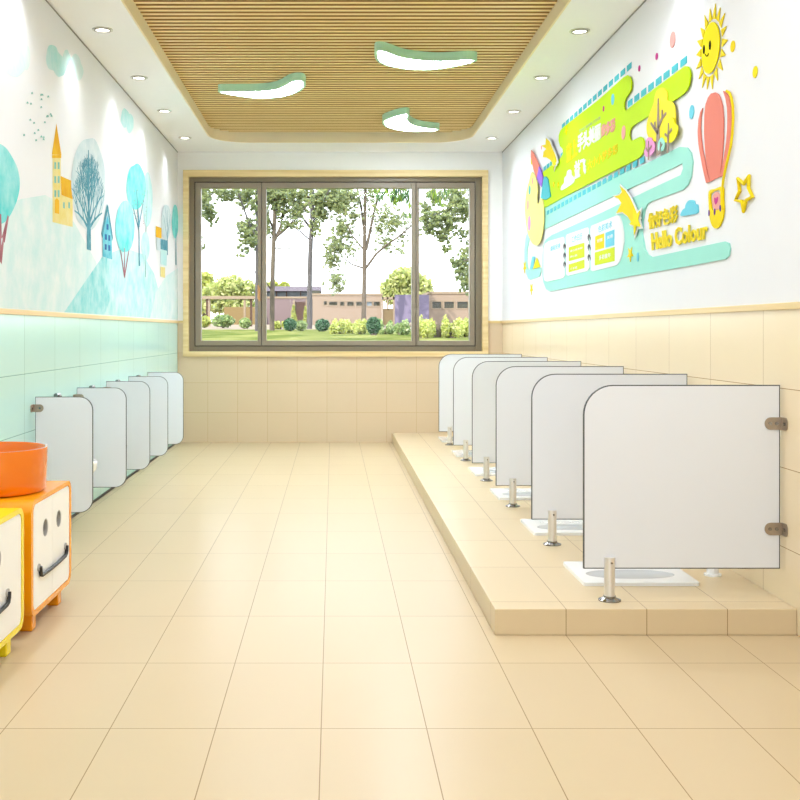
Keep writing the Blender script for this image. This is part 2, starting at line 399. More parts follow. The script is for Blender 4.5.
for zz in (.725, .24):
    b1 = prism(bmesh.new(), rrect(XL+.002, -1.525, zz-.02, zz+.02, .019, 6, (0, 1, 1, 0)), Yu-.0105, Yu-.0068, toY)
    prism(b1, rrect(Yu-.05, Yu-.0068, zz-.02, zz+.02, .016, 6, (1, 0, 0, 1)), XL+.0005, XL+.004, toX)
    br = link('bracket', b1, BRONZE, t, 'nickel wall bracket')
    link('screw', cyl(bmesh.new(), (-1.545, Yu-.0145, zz), (-1.545, Yu-.0105, zz), .006, n=12), CHROME, br)
    link('screw', cyl(bmesh.new(), (XL+.004, Yu-.034, zz), (XL+.008, Yu-.034, zz), .006, n=12), CHROME, br)
for k in range(1, 5): dup(t, (0, yl[k]-Yu, 0), div_lab[k])

# urinals between them
yu = [6.08, 6.955, 7.79, 8.61]
ur_lab = ['white wall urinal between the first and second dividers, its lip just showing', 'white wall urinal between the second and third dividers, its flush valve peeping over',
 'white wall urinal between the third and fourth dividers', 'white wall urinal between the fourth and fifth dividers, nearest the window']
def D(w, d, z, n=16): return [(XL+.001+d*math.sin(PI*i/n)**.75, yu[0]-w*math.cos(PI*i/n), z) for i in range(n+1)]
t = empty('urinal', (XL, yu[0], .25), ur_lab[0], 'urinal', 'white urinals on the mint wall')
bm = bmesh.new()
prof = [(.05, .06, .25), (.09, .13, .265), (.125, .2, .30), (.145, .235, .345), (.15, .24, .385), (.145, .232, .395), (.125, .205, .39), (.10, .17, .34), (.06, .11, .30)]
rings = [[bm.verts.new(v) for v in D(*p)] for p in prof]
for a, b_ in zip(rings, rings[1:]):
    for i in range(len(a)-1): bm.faces.new((a[i], a[i+1], b_[i+1], b_[i]))
bm.faces.new(rings[0][::-1]); bm.faces.new(rings[-1])
bmesh.ops.recalc_face_normals(bm, faces=bm.faces[:])
link('bowl', bm, CERAM, t, smooth=True)
bm = prism(bmesh.new(), rrect(yu[0]-.145, yu[0]+.145, .36, .68, .06, 8, (0, 0, 1, 1)), XL+.001, XL+.075, toX)
bmesh.ops.bevel(bm, geom=[e for e in bm.edges if all(v.co.x > XL+.07 for v in e.verts)], offset=.02, segments=3, affect='EDGES')
link('back_shield', bm, CERAM, t, smooth=True)
bm = cyl(bmesh.new(), (XL+.03, yu[0], .68), (XL+.03, yu[0], .765), .011, n=14)
cyl(bm, (XL+.001, yu[0], .752), (XL+.03, yu[0], .752), .016, n=16); cyl(bm, (XL+.015, yu[0]-.035, .768), (XL+.015, yu[0]+.035, .768), .012, n=14)
link('flush_valve', bm, CHROME, t, 'chrome flush valve', smooth=True)
for k in range(1, 4): dup(t, (0, yu[k]-yu[0], 0), ur_lab[k])

# ------------------------------------------------------------------ cabinets with smiling doors
def cabinet(yc, m, label, hw=.3):
    t = empty('washstand_cabinet', (-1.34, yc, 0), label, 'cabinet', 'low washstand cabinets by the mint wall')
    u0, u1, v0, v1 = yc-hw, yc+hw, .069, .503
    rr = rrect(u0, u1, v0, v1, .05, 8); ri = rrect(u0+.026, u1-.026, v0+.019, v1-.019, .032, 8)
    bm = prism(bmesh.new(), rr, XL+.002, -1.126, toX)
    prism(bm, rr, -1.126, -1.11, toX, [ri])
    link('carcass', bm, m, t)
    e = [(yc-.1, .371), (yc+.1, .371)]
    for k in (0, 1):
        a, b_ = (u0+.028, yc-.002) if k == 0 else (yc+.002, u1-.028)
        o = rrect(a, b_, v0+.021, v1-.021, .030, 8, (1, 0, 0, 1) if k == 0 else (0, 1, 1, 0))
        hl = ell(e[k][0], e[k][1], .036, .034, 28)
        d = link('door', prism(bmesh.new(), o, -1.1255, -1.1125, toX, [hl]), DOORW, t, 'white door with a round eye hole')
        bm = prism(bmesh.new(), ell(e[k][0], e[k][1], .0362, .0342, 28), -1.1258, -1.1116, toX, [ell(e[k][0]-.002, e[k][1], .029, .031, 28)])
        link('eye_ring', bm, GREYCAP, d)
        link('eye_hole', prism(bmesh.new(), ell(e[k][0], e[k][1], .0355, .0335, 28), -1.1259, -1.1245, toX), EYEB, d)
    pts = [(yc-.2, .242), (yc-.197, .222), (yc-.188, .208), (yc-.17, .2035), (yc-.08, .201), (yc, .2), (yc+.08, .201), (yc+.17, .2035), (yc+.188, .208), (yc+.197, .222), (yc+.2, .242)]
    hd = link('handle', tube(bmesh.new(), [(-1.104, u, v) for u, v in pts], .0075, 10), BLACK, t, 'black smile-shaped handle', smooth=True)
    for s in (-1, 1):
        bm = bmesh.new(); cyl(bm, (-1.1125, yc+s*.2, .238), (-1.106, yc+s*.2, .238), .0145, n=20)
        link('end_cap', bm, GREYCAP, hd, smooth=True)
    for sx in (-1.155, -1.53):
        for sy in (-hw+.11, hw-.11):
            bm = bmesh.new(); box(bm, sx-.024, sx+.024, yc+sy-.026, yc+sy+.026, 0.0005, .072, .004, 1)
            link('foot', bm, m, t)
    return t
cabinet(4.235, ORANGE, 'orange cabinet with smiling white doors, the round basin on top')
cabinet(3.445, YELLOW, 'yellow cabinet with smiling white doors, cut off by the left edge of the photo', .395)
bm = lathe(bmesh.new(), [(.170, .5045), (.205, .507), (.213, .518), (.215, .56), (.218, .672), (.2175, .676), (.211, .676), (.208, .672), (.204, .56), (.196, .53), (.15, .522), (.03, .518)], -1.343, 4.19, 64)
bas = link('wash_basin', bm, BASINO, smooth=True); bas.data
tag(bas, 'round orange wash basin standing on the orange cabinet', 'basin')

# ------------------------------------------------------------------ ceiling lamps
LAMPW = mat('lamp_diffuser', (255, 255, 255), .5, emit=(232, 242, 255), estr=58)
MINTM = mat('mint_lamp_metal', (190, 236, 212), .4)
def lampshape(px, label, scale, ox, oy):
    zb = 2.985
    pts = []
    for a, b_ in px:
        X, Yy = ox+a/scale, oy+b_/scale
        s = (VY-Yy)/(zb-H); pts.append(((X-VX)/s, F/s))
    pts = smooth(pts, 4)
    cx = sum(p[0] for p in pts)/len(pts); cy = sum(p[1] for p in pts)/len(pts)
    t = empty('ceiling_lamp', (cx, cy, RZ), label, 'lamp', 'leaf shaped ceiling lamps')
    if area2(pts) < 0: pts.reverse()
    ins = []
    N = len(pts)
    for i in range(N):
        a, c = Vector(pts[i-1]), Vector(pts[(i+1) % N]); d = (c-a).normalized(); nrm = Vector((-d.y, d.x))
        p = Vector(pts[i])+nrm*.02; ins.append((p.x, p.y))
    link('housing', prism(prism(bmesh.new(), pts, zb, RZ-.012, toZ, [ins]), pts, RZ-.0119, RZ-.001, toZ), MINTM, t)
    link('diffuser', prism(bmesh.new(), [(cx+(x-cx)*.999, cy+(y-cy)*.999) for x, y in ins], zb+.010, zb+.016, toZ), LAMPW, t, 'glowing white diffuser')
    return cx, cy
lamps = []
lamps.append(lampshape([(341,320),(400,334),(480,343),(560,339),(618,322),(645,300),(640,283),(615,280),(588,286),(560,302),(530,312),(480,317),(410,318)], 'long curved mint lamp on the left of the slatted ceiling', 3.478, 120, 0))
lamps.append(lampshape([(106,165),(110,183),(125,196),(155,206),(210,215),(280,216),(345,208),(395,197),(422,186),(390,183),(340,186),(290,187),(240,183),(195,176),(160,164),(135,156),(112,156)], 'long curved mint lamp on the right, nearest of the three', 3.077, 340, 0))
lamps.append(lampshape([(148,215),(156,235),(190,254),(260,271),(340,279),(440,279),(500,275),(530,263),(480,257),(420,249),(368,235),(335,215),(324,190),(330,168),(305,160),(250,170),(195,188),(160,202)], 'smallest mint lamp with a hooked tip, nearest the window', 6.667, 360, 90))
DLW = mat('downlight_disc', (255, 255, 255), .5, emit=(255, 250, 240), estr=4)
DLR = mat('downlight_ring', (214, 212, 204), .35, metal=.3)
dl = [('left', -1.395, y) for y in (6.47, 7.69, 8.85, 10.08)]+[('right', 1.50, y) for y in (6.50, 7.69, 8.87, 10.09)]
words = ['nearest', 'second nearest', 'third nearest', 'farthest']
x_, y_ = dl[0][1], dl[0][2]
t = empty('downlight', (x_, y_, ZC), '', 'lamp', 'recessed downlights over the side walls')
bm = bmesh.new()
prism(bm, ell(x_, y_, .062, .062, 32), ZC-.005, ZC-.0005, toZ, [ell(x_, y_, .049, .049, 32)])
link('ring', bm, DLR, t)
link('bezel', prism(bmesh.new(), ell(x_, y_, .0485, .0485, 32), ZC-.009, ZC-.0005, toZ, [ell(x_, y_, .042, .042, 32)]), mat('bezel_grey', (120, 118, 108), .4), t)
link('lens', prism(bmesh.new(), ell(x_, y_, .0415, .0415, 32), ZC-.004, ZC-.001, toZ), DLW, t, 'glowing lens')
for i, (sd, X, Y) in enumerate(dl):
    lab = f'{words[i % 4]} of the recessed downlights in the {sd} side of the white ceiling border'
    if i == 0: t['label'] = lab
    else: dup(t, (X-x_, Y-y_, 0), lab)

# ------------------------------------------------------------------ right wall: raised decorations
_l0 = lin
def lin(c): return tuple(v*.82 for v in _l0(c))
LIME = mat('lime_board', (204, 242, 0), .35, noise=.03, nscale=3)
MINT = mat('mint_board', (172, 240, 224), .35, noise=.02)
TEAL = mat('turquoise_acrylic', (84, 200, 214), .3)
SKY = mat('sky_blue_acrylic', (120, 216, 238), .35)
CREAMY = mat('cream_yellow_board', (250, 240, 150), .4)
GOLD = mat('golden_yellow', (255, 226, 0), .4, noise=.03)
SUNY = mat('sun_yellow', (254, 236, 0), .35)
RAYY = mat('ray_yellow', (250, 224, 30), .4)
PINK = mat('soft_pink', (250, 176, 168), .4)
PURP = mat('purple_acrylic', (160, 112, 226), .3)
MAG = mat('magenta_acrylic', (214, 66, 150), .35)
ROSE = mat('rose_acrylic', (240, 160, 214), .35)
CORAL = mat('coral_acrylic', (244, 140, 122), .35)
PAGE = mat('white_acrylic', (250, 250, 250), .4)
GREYT = mat('grey_lettering', (176, 190, 150), .5)
TRUNK = mat('grey_brown_acrylic', (168, 146, 134), .45)
CROWN = mat('warm_yellow_crown', (252, 234, 50), .4)
CROWN2 = mat('lemon_crown', (246, 240, 14), .4)
LIMEB = mat('lime_block', (222, 236, 30), .4)
PALEY = mat('pale_yellow_letters', (250, 240, 92), .35)
LETY = mat('ochre_outline', (255, 226, 40), .4)
DVIOLET = mat('violet_dot', (110, 50, 160), .4)
for m_ in (LIME, MINT, TEAL, SKY, CREAMY, GOLD, SUNY, RAYY, PINK, PURP, MAG, ROSE, CORAL, PAGE, GREYT, TRUNK, CROWN, CROWN2, LIMEB, PALEY, LETY, DVIOLET):
    b_ = m_.node_tree.nodes['Principled BSDF']; b_.inputs['Specular IOR Level'].default_value = .08; b_.inputs['Roughness'].default_value = .6
lin = _l0
def R_(pts): return [WR(*p) for p in pts]
def plate(name, pts, d0, d1, m, parent=None, label=None, sm=0, holes=()):
    p = R_(pts); p = smooth(p, sm) if sm else p
    return link(name, prism(bmesh.new(), p, d0, d1, toR, holes), m, parent, label)
def wallthing(name, at, label, cat, group=None):
    u, v = WR(*at); return empty(name, (XR, u, v), label, cat, group)
def disc(px, py, ry, d0, d1, m, name, label, cat='wall dot', group=None, parent=None, asp=1):
    u, v = WR(px, py); r = ry/((px-VX)/XR)
    o = link(name, prism(bmesh.new(), ell(u, v, r*asp, r, 28), d0, d1, toR), m, parent)
    return tag(o, label, cat, group) if parent is None else o
FONT = None
def textmesh(bm, body, quad, d0, d1, to3=toR, conv=WR, bold=.0, font_scale=1):
    """raised lettering spread over four corner points (TL, TR, BR, BL)"""
    cu = bpy.data.curves.new('lettering', 'FONT'); cu.body = body; cu.size = 1; cu.offset = bold; cu.resolution_u = 2
    ob = bpy.data.objects.new('lettering', cu); C.objects.link(ob)
    dg = bpy.context.evaluated_depsgraph_get(); dg.update()
    me = bpy.data.meshes.new_from_object(ob.evaluated_get(dg))
    bpy.data.objects.remove(ob); bpy.data.curves.remove(cu)
    vs = [v.co.copy() for v in me.vertices]
    if not vs: return bm
    a0 = min(v.x for v in vs); a1 = max(v.x for v in vs); b0 = min(v.y for v in vs); b1 = max(v.y for v in vs)
    TL, TR_, BR, BL = [Vector(conv(*q)) for q in quad]
    def mp(v, d):
        s, t_ = (v.x-a0)/(a1-a0), (v.y-b0)/max(b1-b0, 1e-6)
        p = (BL*(1-s)+BR*s)*(1-t_)+(TL*(1-s)+TR_*s)*t_
        return to3(p.x, p.y, d)
    F0 = [bm.verts.new(mp(v, d0)) for v in vs]; F1 = [bm.verts.new(mp(v, d1)) for v in vs]
    cnt = {}
    for p in me.polygons:
        idx = list(p.vertices)
        try: bm.faces.new([F1[i] for i in idx])
        except ValueError: pass
        for i in range(len(idx)):
            e = (idx[i], idx[(i+1) % len(idx)]); k = tuple(sorted(e)); cnt.setdefault(k, []).append(e)
    for k, es in cnt.items():
        if len(es) == 1:
            a, b_ = es[0]
            try: bm.faces.new((F1[a], F0[a], F0[b_], F1[b_]))
            except ValueError: pass
    bpy.data.meshes.remove(me)
    return bm

# mint board
t = wallthing('mint_board', (620, 240), 'large mint green wall board curling round the notebook pages', 'wall board')
outer = [(543.5,206),(600,182),(640,166.7),(668,152.8),(679.4,147),(687.3,147.6),(691,153),(692.7,162),(691,176.8),(688,184.5),(683,189.6),(652,201),(647.5,204),(644.9,210),(643,221),(642.4,234.5),(644.9,248.5),(648,254.5),(652,257.2),
 (724.5,241.5),(728.9,243.3),(730,248.5),(728.9,255.5),(725.4,259),(690,265.7),(630,276),(550,291.3),(546,289),(543.3,282),(542.4,275),(542.6,255),(543.3,246),(546,239.5),(552,235),(600,213.5),(650,189.4),(680.8,175),(683.2,168.5),(682.5,163.2),(650,179),(600,202.5),(544,229.5)]
plate('board', outer, 0, .022, MINT, t)
bm = prism(bmesh.new(), R_([(529,227),(525.5,238),(524.3,250),(524.3,262),(526,273),(528,278.5),(530,279.7),(539.5,276.5),(540.8,272),(540.8,267.5),(528,270),(527,262),(527,250),(529,240),(532,229)]), 0, .018, toR)
link('curl', bm, MINT, t)
# lime board
t = wallthing('lime_board', (600, 140), 'bright lime green splash-shaped wall board with raised lettering', 'wall board')
outer = [(561.3,130.5),(565.5,126.2),(600,99.5),(625,77),(628.5,75.2),(631.2,77),(632.9,82.5),(632.2,90),(630,94),(627,98),(625.3,103),(625.3,107.5),(626.4,111),(640,100.3),(686.4,66),(689.5,66.6),(691.4,70),(692,75.5),(690.5,85),(688,90.5),(684,94.5),(675,100.8),(649.5,116.5),(637,123.8),(633,127),(630.9,131.5),(630.6,136),(631.5,139.5),(633.5,140.6),(637.5,138.6),(641.5,136.7),(644,138),(645.5,142),(645.8,147.5),(644.5,152.5),(641,157),(635.5,160.6),(600,178.5),(565.5,196.5),(546,207.5),(543.5,208),(543,175),(544,171.8),(555.5,163),(562,157.5),(563.9,153),(563.6,149),(560.9,146),(559.6,141),(559.7,135.5)]
plate('board', outer, .022, .044, LIME, t)
def text_part(parent, name, body, quad, d0, d1, m, label=None, bold=.012): return link(name, textmesh(bmesh.new(), body, quad, d0, d1, bold=bold), m, parent, label)
text_part(t, 'lettering', '童上', [(567.6,144.9),(578.6,137),(578.6,155.4),(568,163.3)], .0445, .056, GOLD, 'golden characters', .03)
text_part(t, 'lettering', '手头美丽', [(579.3,134.4),(602.2,121.8),(602.2,138.8),(579.3,153.5)], .0445, .058, PAGE, 'large white characters', .035)
text_part(t, 'lettering', '的多彩', [(603,124.8),(617,116.9),(617,130.5),(603,138.4)], .0445, .056, PINK, 'small pink characters', .035)
text_part(t, 'lettering', 'TONG SHANG COLOR', [(580.4,130),(601.9,115.7),(601.9,118.9),(580.4,133.3)], .0445, .048, GREYT, 'small grey letters')
text_part(t, 'lettering', '益飞', [(576,161.5),(587.4,156.5),(587.4,173.8),(576,179.5)], .0445, .058, PAGE, 'white characters', .035)
text_part(t, 'lettering', '大小小梦多彩', [(589,160.3),(619.4,143),(619.4,152.8),(589,170.8)], .0445, .052, GOLD, 'golden characters', .012)
# squares
def squares(z, y0, y1, n, w, h, d0, label, group, skip=()):
    for k in range(n):
        if k in skip: continue
        y = y0+(y1-y0)*k/(n-1)
        o = link('decor_square', prism(bmesh.new(), [(y-w/2, z-h/2), (y+w/2, z-h/2), (y+w/2, z+h/2), (y-w/2, z+h/2)], d0, d0+.008, toR), TEAL)
        tag(o, label, 'wall decoration', group)
squares(2.669, 7.997, 6.22, 14, .095, .034, 0, 'small turquoise square in the highest row, above the top edge of the lime board', 'turquoise squares of the highest row')
squares(2.455, 6.20, 5.254, 8, .095, .036, 0, 'small turquoise square in the row climbing towards the smiling sun', 'turquoise squares of the right row')
squares(2.08, 8.54, 5.94, 20, .085, .032, .022, 'small turquoise square in the long row on the mint board below the lime board', 'turquoise squares of the bottom row')
squares(2.457, 8.70, 8.04, 6, .095, .034, 0, 'small turquoise square in the short row behind the upper shooting star', 'turquoise squares of the left row', skip=(4,))
# cloud on lime
o = plate('cloud_plaque', [(562.9,190.4),(563,186),(565.5,183),(565.9,178),(568,175.5),(568.7,171.5),(570.8,169.6),(572.8,170.8),(573.3,175),(574.8,177),(575.2,182.5)], .044, .058, PAGE, sm=3)
tag(o, 'white cloud plaque on the lime board', 'cloud plaque')
o = plate('cloud_plaque', [(681.2,216),(681,213),(683,209.5),(685,208),(685.8,204.5),(688,201),(691,200),(693.8,200.8),(695,204),(697.3,204.8),(697.8,208.5),(697.3,213),(690,214.8)], 0, .022, SKY, sm=3)
tag(o, 'sky blue cloud plaque to the right of the Chinese lettering', 'cloud plaque')
# dots
for a in [(671.9,39.7,8,PINK,'large soft pink dot on the wall left of the smiling sun'),
          (656,56.4,3.4,MAG,'tiny magenta dot below the large pink dot'),
          (638.6,68.4,3,MAG,'tiny magenta dot beside the end of the highest square row'),
          (731.9,46.4,5.6,GOLD,'golden dot right beside the smiling sun'),
          (754.3,72,5.8,SUNY,'lemon yellow dot farthest right on the wall'),
          (691,112,6.8,SKY,'turquoise dot between the yellow tree and the balloon'),
          (541,147.5,2,PINK,'tiny pale pink dot left of the upper shooting star'),
          (531.4,160.6,4,SUNY,'small yellow dot left of the red pencil tip'),
          (638.3,257,4.5,SKY,'sky blue drop beside the golden star near the notebook pages')]:
    d0 = .022 if a[0] == 638.3 else 0
    disc(a[0], a[1], a[2], d0, d0+.012, a[3], 'wall_dot', a[4], asp=.7 if a[0] == 638.3 else 1)
for a in [(614.2,99.4,5.5,SKY,'turquoise dot on the upper part of the lime board'),(605,108.7,2.8,MAG,'tiny magenta dot on the lime board'),(625,132.6,7,PINK,'peach pink dot on the right part of the lime board')]:
    disc(a[0], a[1], a[2], .044, .052, a[3], 'wall_dot', a[4])
# stars
def star(cu, cv, r, r2=.42, n=5, rot=PI/2, sq=1):
    return [(cu+(r if k % 2 == 0 else r*r2)*math.cos(rot+PI*k/n)*sq, cv+(r if k % 2 == 0 else r*r2)*math.sin(rot+PI*k/n)) for k in range(2*n)]
for px, py, r, d, lab in [(567.6,130,5,.044,'small golden star on the top left corner of the lime board'),(555,184.6,3.2,.044,'left one of two tiny golden stars beside the white cloud'),(559.4,185,3.2,.044,'right one of two tiny golden stars beside the white cloud'),
                       (524.9,267,6.5,.018,'golden star at the left end of the mint board'),(531,289,6,0,'lowest golden star, below the mint board'),(630.8,254,8,.022,'golden star on the mint board right of the notebook pages')]:
    u, v = WR(px, py); s = (px-VX)/XR
    o = link('star_plaque', prism(bmesh.new(), star(u, v, r/s, rot=-PI/2, sq=1.4), d, d+.014, toR), GOLD)
    tag(o, lab, 'star plaque')
# shooting stars
def shooting(tail, c, r, off, label):
    t = wallthing('shooting_star', c, label, 'shooting star')
    s = (c[0]-VX)/XR; u, v = WR(*c)
    tp = R_(tail); cu = sum(p[0] for p in tp)/len(tp); cv = sum(p[1] for p in tp)/len(tp)
    bm = prism(bmesh.new(), [(cu+(a-cu)*1.18, cv+(b_-cv)*1.14) for a, b_ in tp], off, off+.01, toR)
    prism(bm, star(u, v, r/s*1.3, .5, rot=-PI/2+.25, sq=1.4), off, off+.0101, toR)
    link('white_backing', bm, PAGE, t)
    link('tail', prism(bmesh.new(), tp, off+.0105, off+.022, toR), GOLD, t)
    link('star', prism(bmesh.new(), star(u, v, r/s, rot=-PI/2+.25, sq=1.5), off+.0222, off+.032, toR), SUNY, t)
    bm = bmesh.new(); cyl(bm, toR(cu, cv, .0005), toR(cu, cv, off), .01, n=10); link('mount', bm, STEEL, t)
shooting([(622.3,186),(628,191),(632.5,198),(637,208),(641,217),(634,222),(630,216),(625,212),(618.9,213),(624,203),(621,198.5),(616.4,196.5),(622,195),(624.5,192)], (638.6,221), 14, .05, 'golden shooting star with white rim, lower one, over the mint board')
shooting([(549.4,138),(553,141.5),(555.5,148),(558.5,155),(560,161),(557.5,165),(554,160),(550,157.5),(546.3,157),(547,151.5),(549.8,149),(545,145.6),(549,144.5)], (558,162.5), 7, .09, 'golden shooting star with white rim, upper one, left of the lime board')
# palette and brushes
t = wallthing('paint_palette', (536, 210), 'cream yellow painter palette plaque with colour dots at the left end', 'palette plaque')
pal = smooth(R_([(533.6,172),(530.5,182),(528.2,191),(526.6,204),(526.6,214),(528.4,229.5),(531,238),(534.5,244),(538.9,245.3),(542,241.5),(544.3,233),(545.6,222),(545.5,208),(544.5,200),(542.4,197),(540.8,202),(539.2,203.5),(538.6,199),(539.4,190),(538,180)]), 3)
link('board', prism(bmesh.new(), pal, .046, .066, toR), CREAMY, t)
for px, py, r, m in ((531.4,190,4.6,TEAL),(529.6,205,5,PINK),(530.9,223.4,7.5,ROSE),(534.3,181,3.2,PINK)):
    disc(px, py, r, .0663, .071, m, 'paint_dot', '', parent=t)
link('mount', cyl(bmesh.new(), toR(*WR(536,225), .0005), toR(*WR(536,225), .046), .02, n=12), PAGE, t)
t = wallthing('pencil_plaque', (539, 168), 'slanting pencil plaque with pink tip and purple body', 'pencil plaque')
plate('tip', [(533,150),(535.2,153),(538,159.5),(540.8,165),(542,170),(541,177.5),(538.9,179.5),(535.5,170),(532.8,157)], .05, .075, CORAL, t, 'pink tip')
plate('body', [(541,166.2),(543.2,171),(545,177),(544.6,182),(543.2,186.8),(540.8,183),(538.7,178.5),(540,172)], .0505, .079, PURP, t, 'purple body')
o = plate('brush_plaque', [(545.9,177.2),(547.6,176.5),(549.8,179),(551.2,188),(552.4,196.5),(547.6,199.8),(543,198.2),(544.2,188)], .05, .078, TEAL)
tag(o, 'turquoise brush tip plaque beside the purple pencil', 'brush plaque')
o = plate('ruler_plaque', [(530,269.5),(532.5,256.5),(535.5,256.5),(533,269)], .019, .03, SKY); tag(o, 'small slanting blue ruler plaque near the left end of the mint board', 'ruler plaque')
o = plate('triangle_plaque', [(533.3,269),(537,257.5),(540.5,267)], .019, .032, SUNY); tag(o, 'small yellow triangle plaque beside the blue ruler', 'triangle plaque')
# notebook pages
t = wallthing('notebook_plaque', (585, 250), 'white notebook plaque of three ring-bound pages on the mint board', 'notebook plaque')
pg = [[(544,249),(545.2,243.8),(549.4,240.9),(563.5,236.8),(565,238.5),(565.3,275.5),(563.8,278),(547.6,281.7),(545,280.5),(544,276.8)],
      [(566.4,237),(567.5,234.4),(587.8,227.3),(589.4,228.5),(590.2,267.5),(588,271),(568.5,275.9),(566.9,274)],
      [(590.9,229),(592,225.7),(617.5,215.3),(620.5,216),(622.9,222.5),(624.6,232),(624.8,242),(622.9,254),(620.5,261),(617.5,265),(613,266.5),(593,271.4),(591.4,270)]]
pages = [plate('page', p, .022, .034, PAGE, t) for p in pg]
text_part(pages[0], 'heading', '课程安排', [(551,246.5),(561,242.8),(561,247.8),(551,251.5)], .0342, .036, SKY)
text_part(pages[1], 'heading', '工作日历', [(572.3,236.5),(583,232.6),(583,239.3),(572.3,243)], .0342, .036, SKY)
text_part(pages[2], 'heading', '色彩美术', [(599,226),(613,220.4),(613,227.8),(599,232.9)], .0342, .036, SKY)
for k in range(6):
    y = 253+k*4.1
    plate('ruled_line', [(548,y+.9),(562,y-2.9),(562,y-2.2),(548,y+1.6)], .0342, .035, mat('pale_line', (226, 224, 220), .6), pages[0])
for q_, m, pgk in (([(569.5,247.5),(585.2,242.6),(585.2,257),(569.5,261.3)], LIMEB, 1), ([(569.5,264.5),(585.2,259.6),(585.2,268),(569.5,272.4)], LIMEB, 1),
              ([(596,236.5),(605,233.2),(605,248),(596,250.5)], GOLD, 2), ([(606.3,232.8),(615.3,229.4),(615.3,245.3),(606.3,247.9)], SKY, 2), ([(595.7,252.6),(615.5,247),(615.5,261),(595.7,265.4)], LIMEB, 2)):
    blk = plate('colour_block', q_, .0342, .038, m, pages[pgk])
for body, qd, k in (('童心绘色彩', [(571,250.3),(583.5,246.5),(583.5,248.5),(571,252.3)], 1), ('同心圆', [(571,256),(578,254),(578,256),(571,258)], 1), ('巧手匠', [(571.3,268),(578,266.2),(578,268.2),(571.3,270)], 1),
                    ('创意', [(598,239.5),(603.5,237.6),(603.5,241),(598,242.9)], 2), ('美育', [(608,236),(613.8,233.9),(613.8,237.6),(608,239.6)], 2), ('多彩童年', [(600,255.5),(611.5,252.3),(611.5,257),(600,260.2)], 2)):
    text_part(pages[k], 'small_lettering', body, qd, .0382, .0395, PAGE, 'tiny white characters')
for px, yy in ((565.7, (247,256,265)), (590.2, (238,248,258))):
    for y in yy:
        u, v = WR(px, y); bm = bmesh.new()
        for du in (-.03, .03): cyl(bm, toR(u+du, v-.008, .034), toR(u+du, v-.008, .037), .011, n=12)
        tube(bm, [toR(u-.03, v-.006, .036), toR(u-.02, v+.014, .047), toR(u, v+.022, .05), toR(u+.02, v+.014, .047), toR(u+.03, v-.006, .036)], .005, 6)
        link('binder_ring', bm, mat('dark_ring', (92, 96, 98), .3, metal=.6), t)
# lettering
t = wallthing('raised_lettering', (680, 235), 'raised yellow Hello Colour lettering on the right of the mint board', 'lettering')
def lettering(t, body, quad, off=0):
    bm = textmesh(bmesh.new(), body, quad, .012, .026, bold=.035); link('outline_backing', bm, PALEY, t, 'pale yellow outline')
    bm = textmesh(bmesh.new(), body, quad, .0265, .036, bold=.0); link('letter_faces', bm, LETY, t)
    bm = bmesh.new()
    q4 = [Vector(WR(*q_)) for q_ in quad]
    for sx in (.15, .5, .85):
        p = (q4[0]*(1-sx)+q4[1]*sx+q4[3]*(1-sx)+q4[2]*sx)/2; cyl(bm, toR(p.x, p.y, .0005), toR(p.x, p.y, .02), .006, n=8)
    link('stand_off', bm, STEEL, t)
lettering(t, 'Hello Colour', [(651.5,233),(708,220.5),(707.5,239),(652.5,250.5)])
t = wallthing('raised_lettering', (663, 218), 'raised yellow Chinese lettering above Hello Colour', 'lettering')
lettering(t, '你好色彩', [(648.3,213.8),(678,204.2),(678,222),(649.3,229.8)])
# sun
u0, v0 = WR(710.6, 48)
t = empty('sun_plaque', (XR, u0, v0), 'yellow smiling sun plaque high on the right wall', 'sun plaque')
link('disc', prism(bmesh.new(), ell(u0, v0, .116, .114, 40), .012, .026, toR), SUNY, t)
for k in range(18):
    a = 2*PI*k/18+.1; ca, sa = math.cos(a), math.sin(a); r1, r2 = .126, .192 if k % 2 else .184
    tri = [(u0+(ca*r1-sa*.019)*1.08, v0+(sa*r1+ca*.019)), (u0+(ca*r1+sa*.019)*1.08, v0+(sa*r1-ca*.019)), (u0+ca*r2*1.08, v0+sa*r2)]
    link('ray', prism(bmesh.new(), tri, .004, .016, toR), RAYY, t)
link('mount', cyl(bmesh.new(), toR(u0, v0, .0005), toR(u0, v0, .012), .05, n=16), PAGE, t)
for px, py in ((704.6, 49.6), (710.6, 45.2)):
    a, b_ = WR(px, py); link('eye', prism(bmesh.new(), ell(a, b_, .0125, .021, 20), .0262, .031, toR), EYEB, t)
link('smile', tube(bmesh.new(), [toR(*WR(px, py), .028) for px, py in ((706,54.2),(706.7,55.6),(707.6,56.2),(708.6,55.4),(709.2,53.4))], .0024, 6), EYEB, t)
# balloon
t = wallthing('balloon_plaque', (715, 160), 'coral striped hot-air balloon plaque with yellow basket', 'balloon plaque')
for g in ([(715,92.4),(711,93.5),(708,97.5),(705.6,104),(704.4,114),(704,132),(704.8,146),(706,160),(708,172),(710,181.6),(720,176.4),(721,166),(722,156),(723.2,138),(723.4,120),(722.4,106),(720,97.5),(718,94)],
          [(702.4,108),(700.2,112),(698.4,120),(697.6,132),(698.4,144),(700,154),(702.6,168),(706,183),(709.4,182),(707,172),(705,162),(702.6,150),(701,138),(700.4,128),(700.8,117)],
          [(723,91),(726,92.5),(728.4,96.5),(730.4,104),(731.4,114),(731,130),(729.8,144),(728,154),(725,167),(722.6,176),(719.8,177.2),(722,167),(724,156),(726.2,142),(727,130),(727.4,118),(727,108),(725.6,99)]):
    plate('gore', g, .004, .02, CORAL, t)
pth = [(727.6,91),(730.4,93),(732.4,98),(733.8,106),(734.2,118),(733.4,134),(731.6,147),(729,158),(726.6,168),(724.6,178),(723.2,188),(723,200),(723.8,210)]
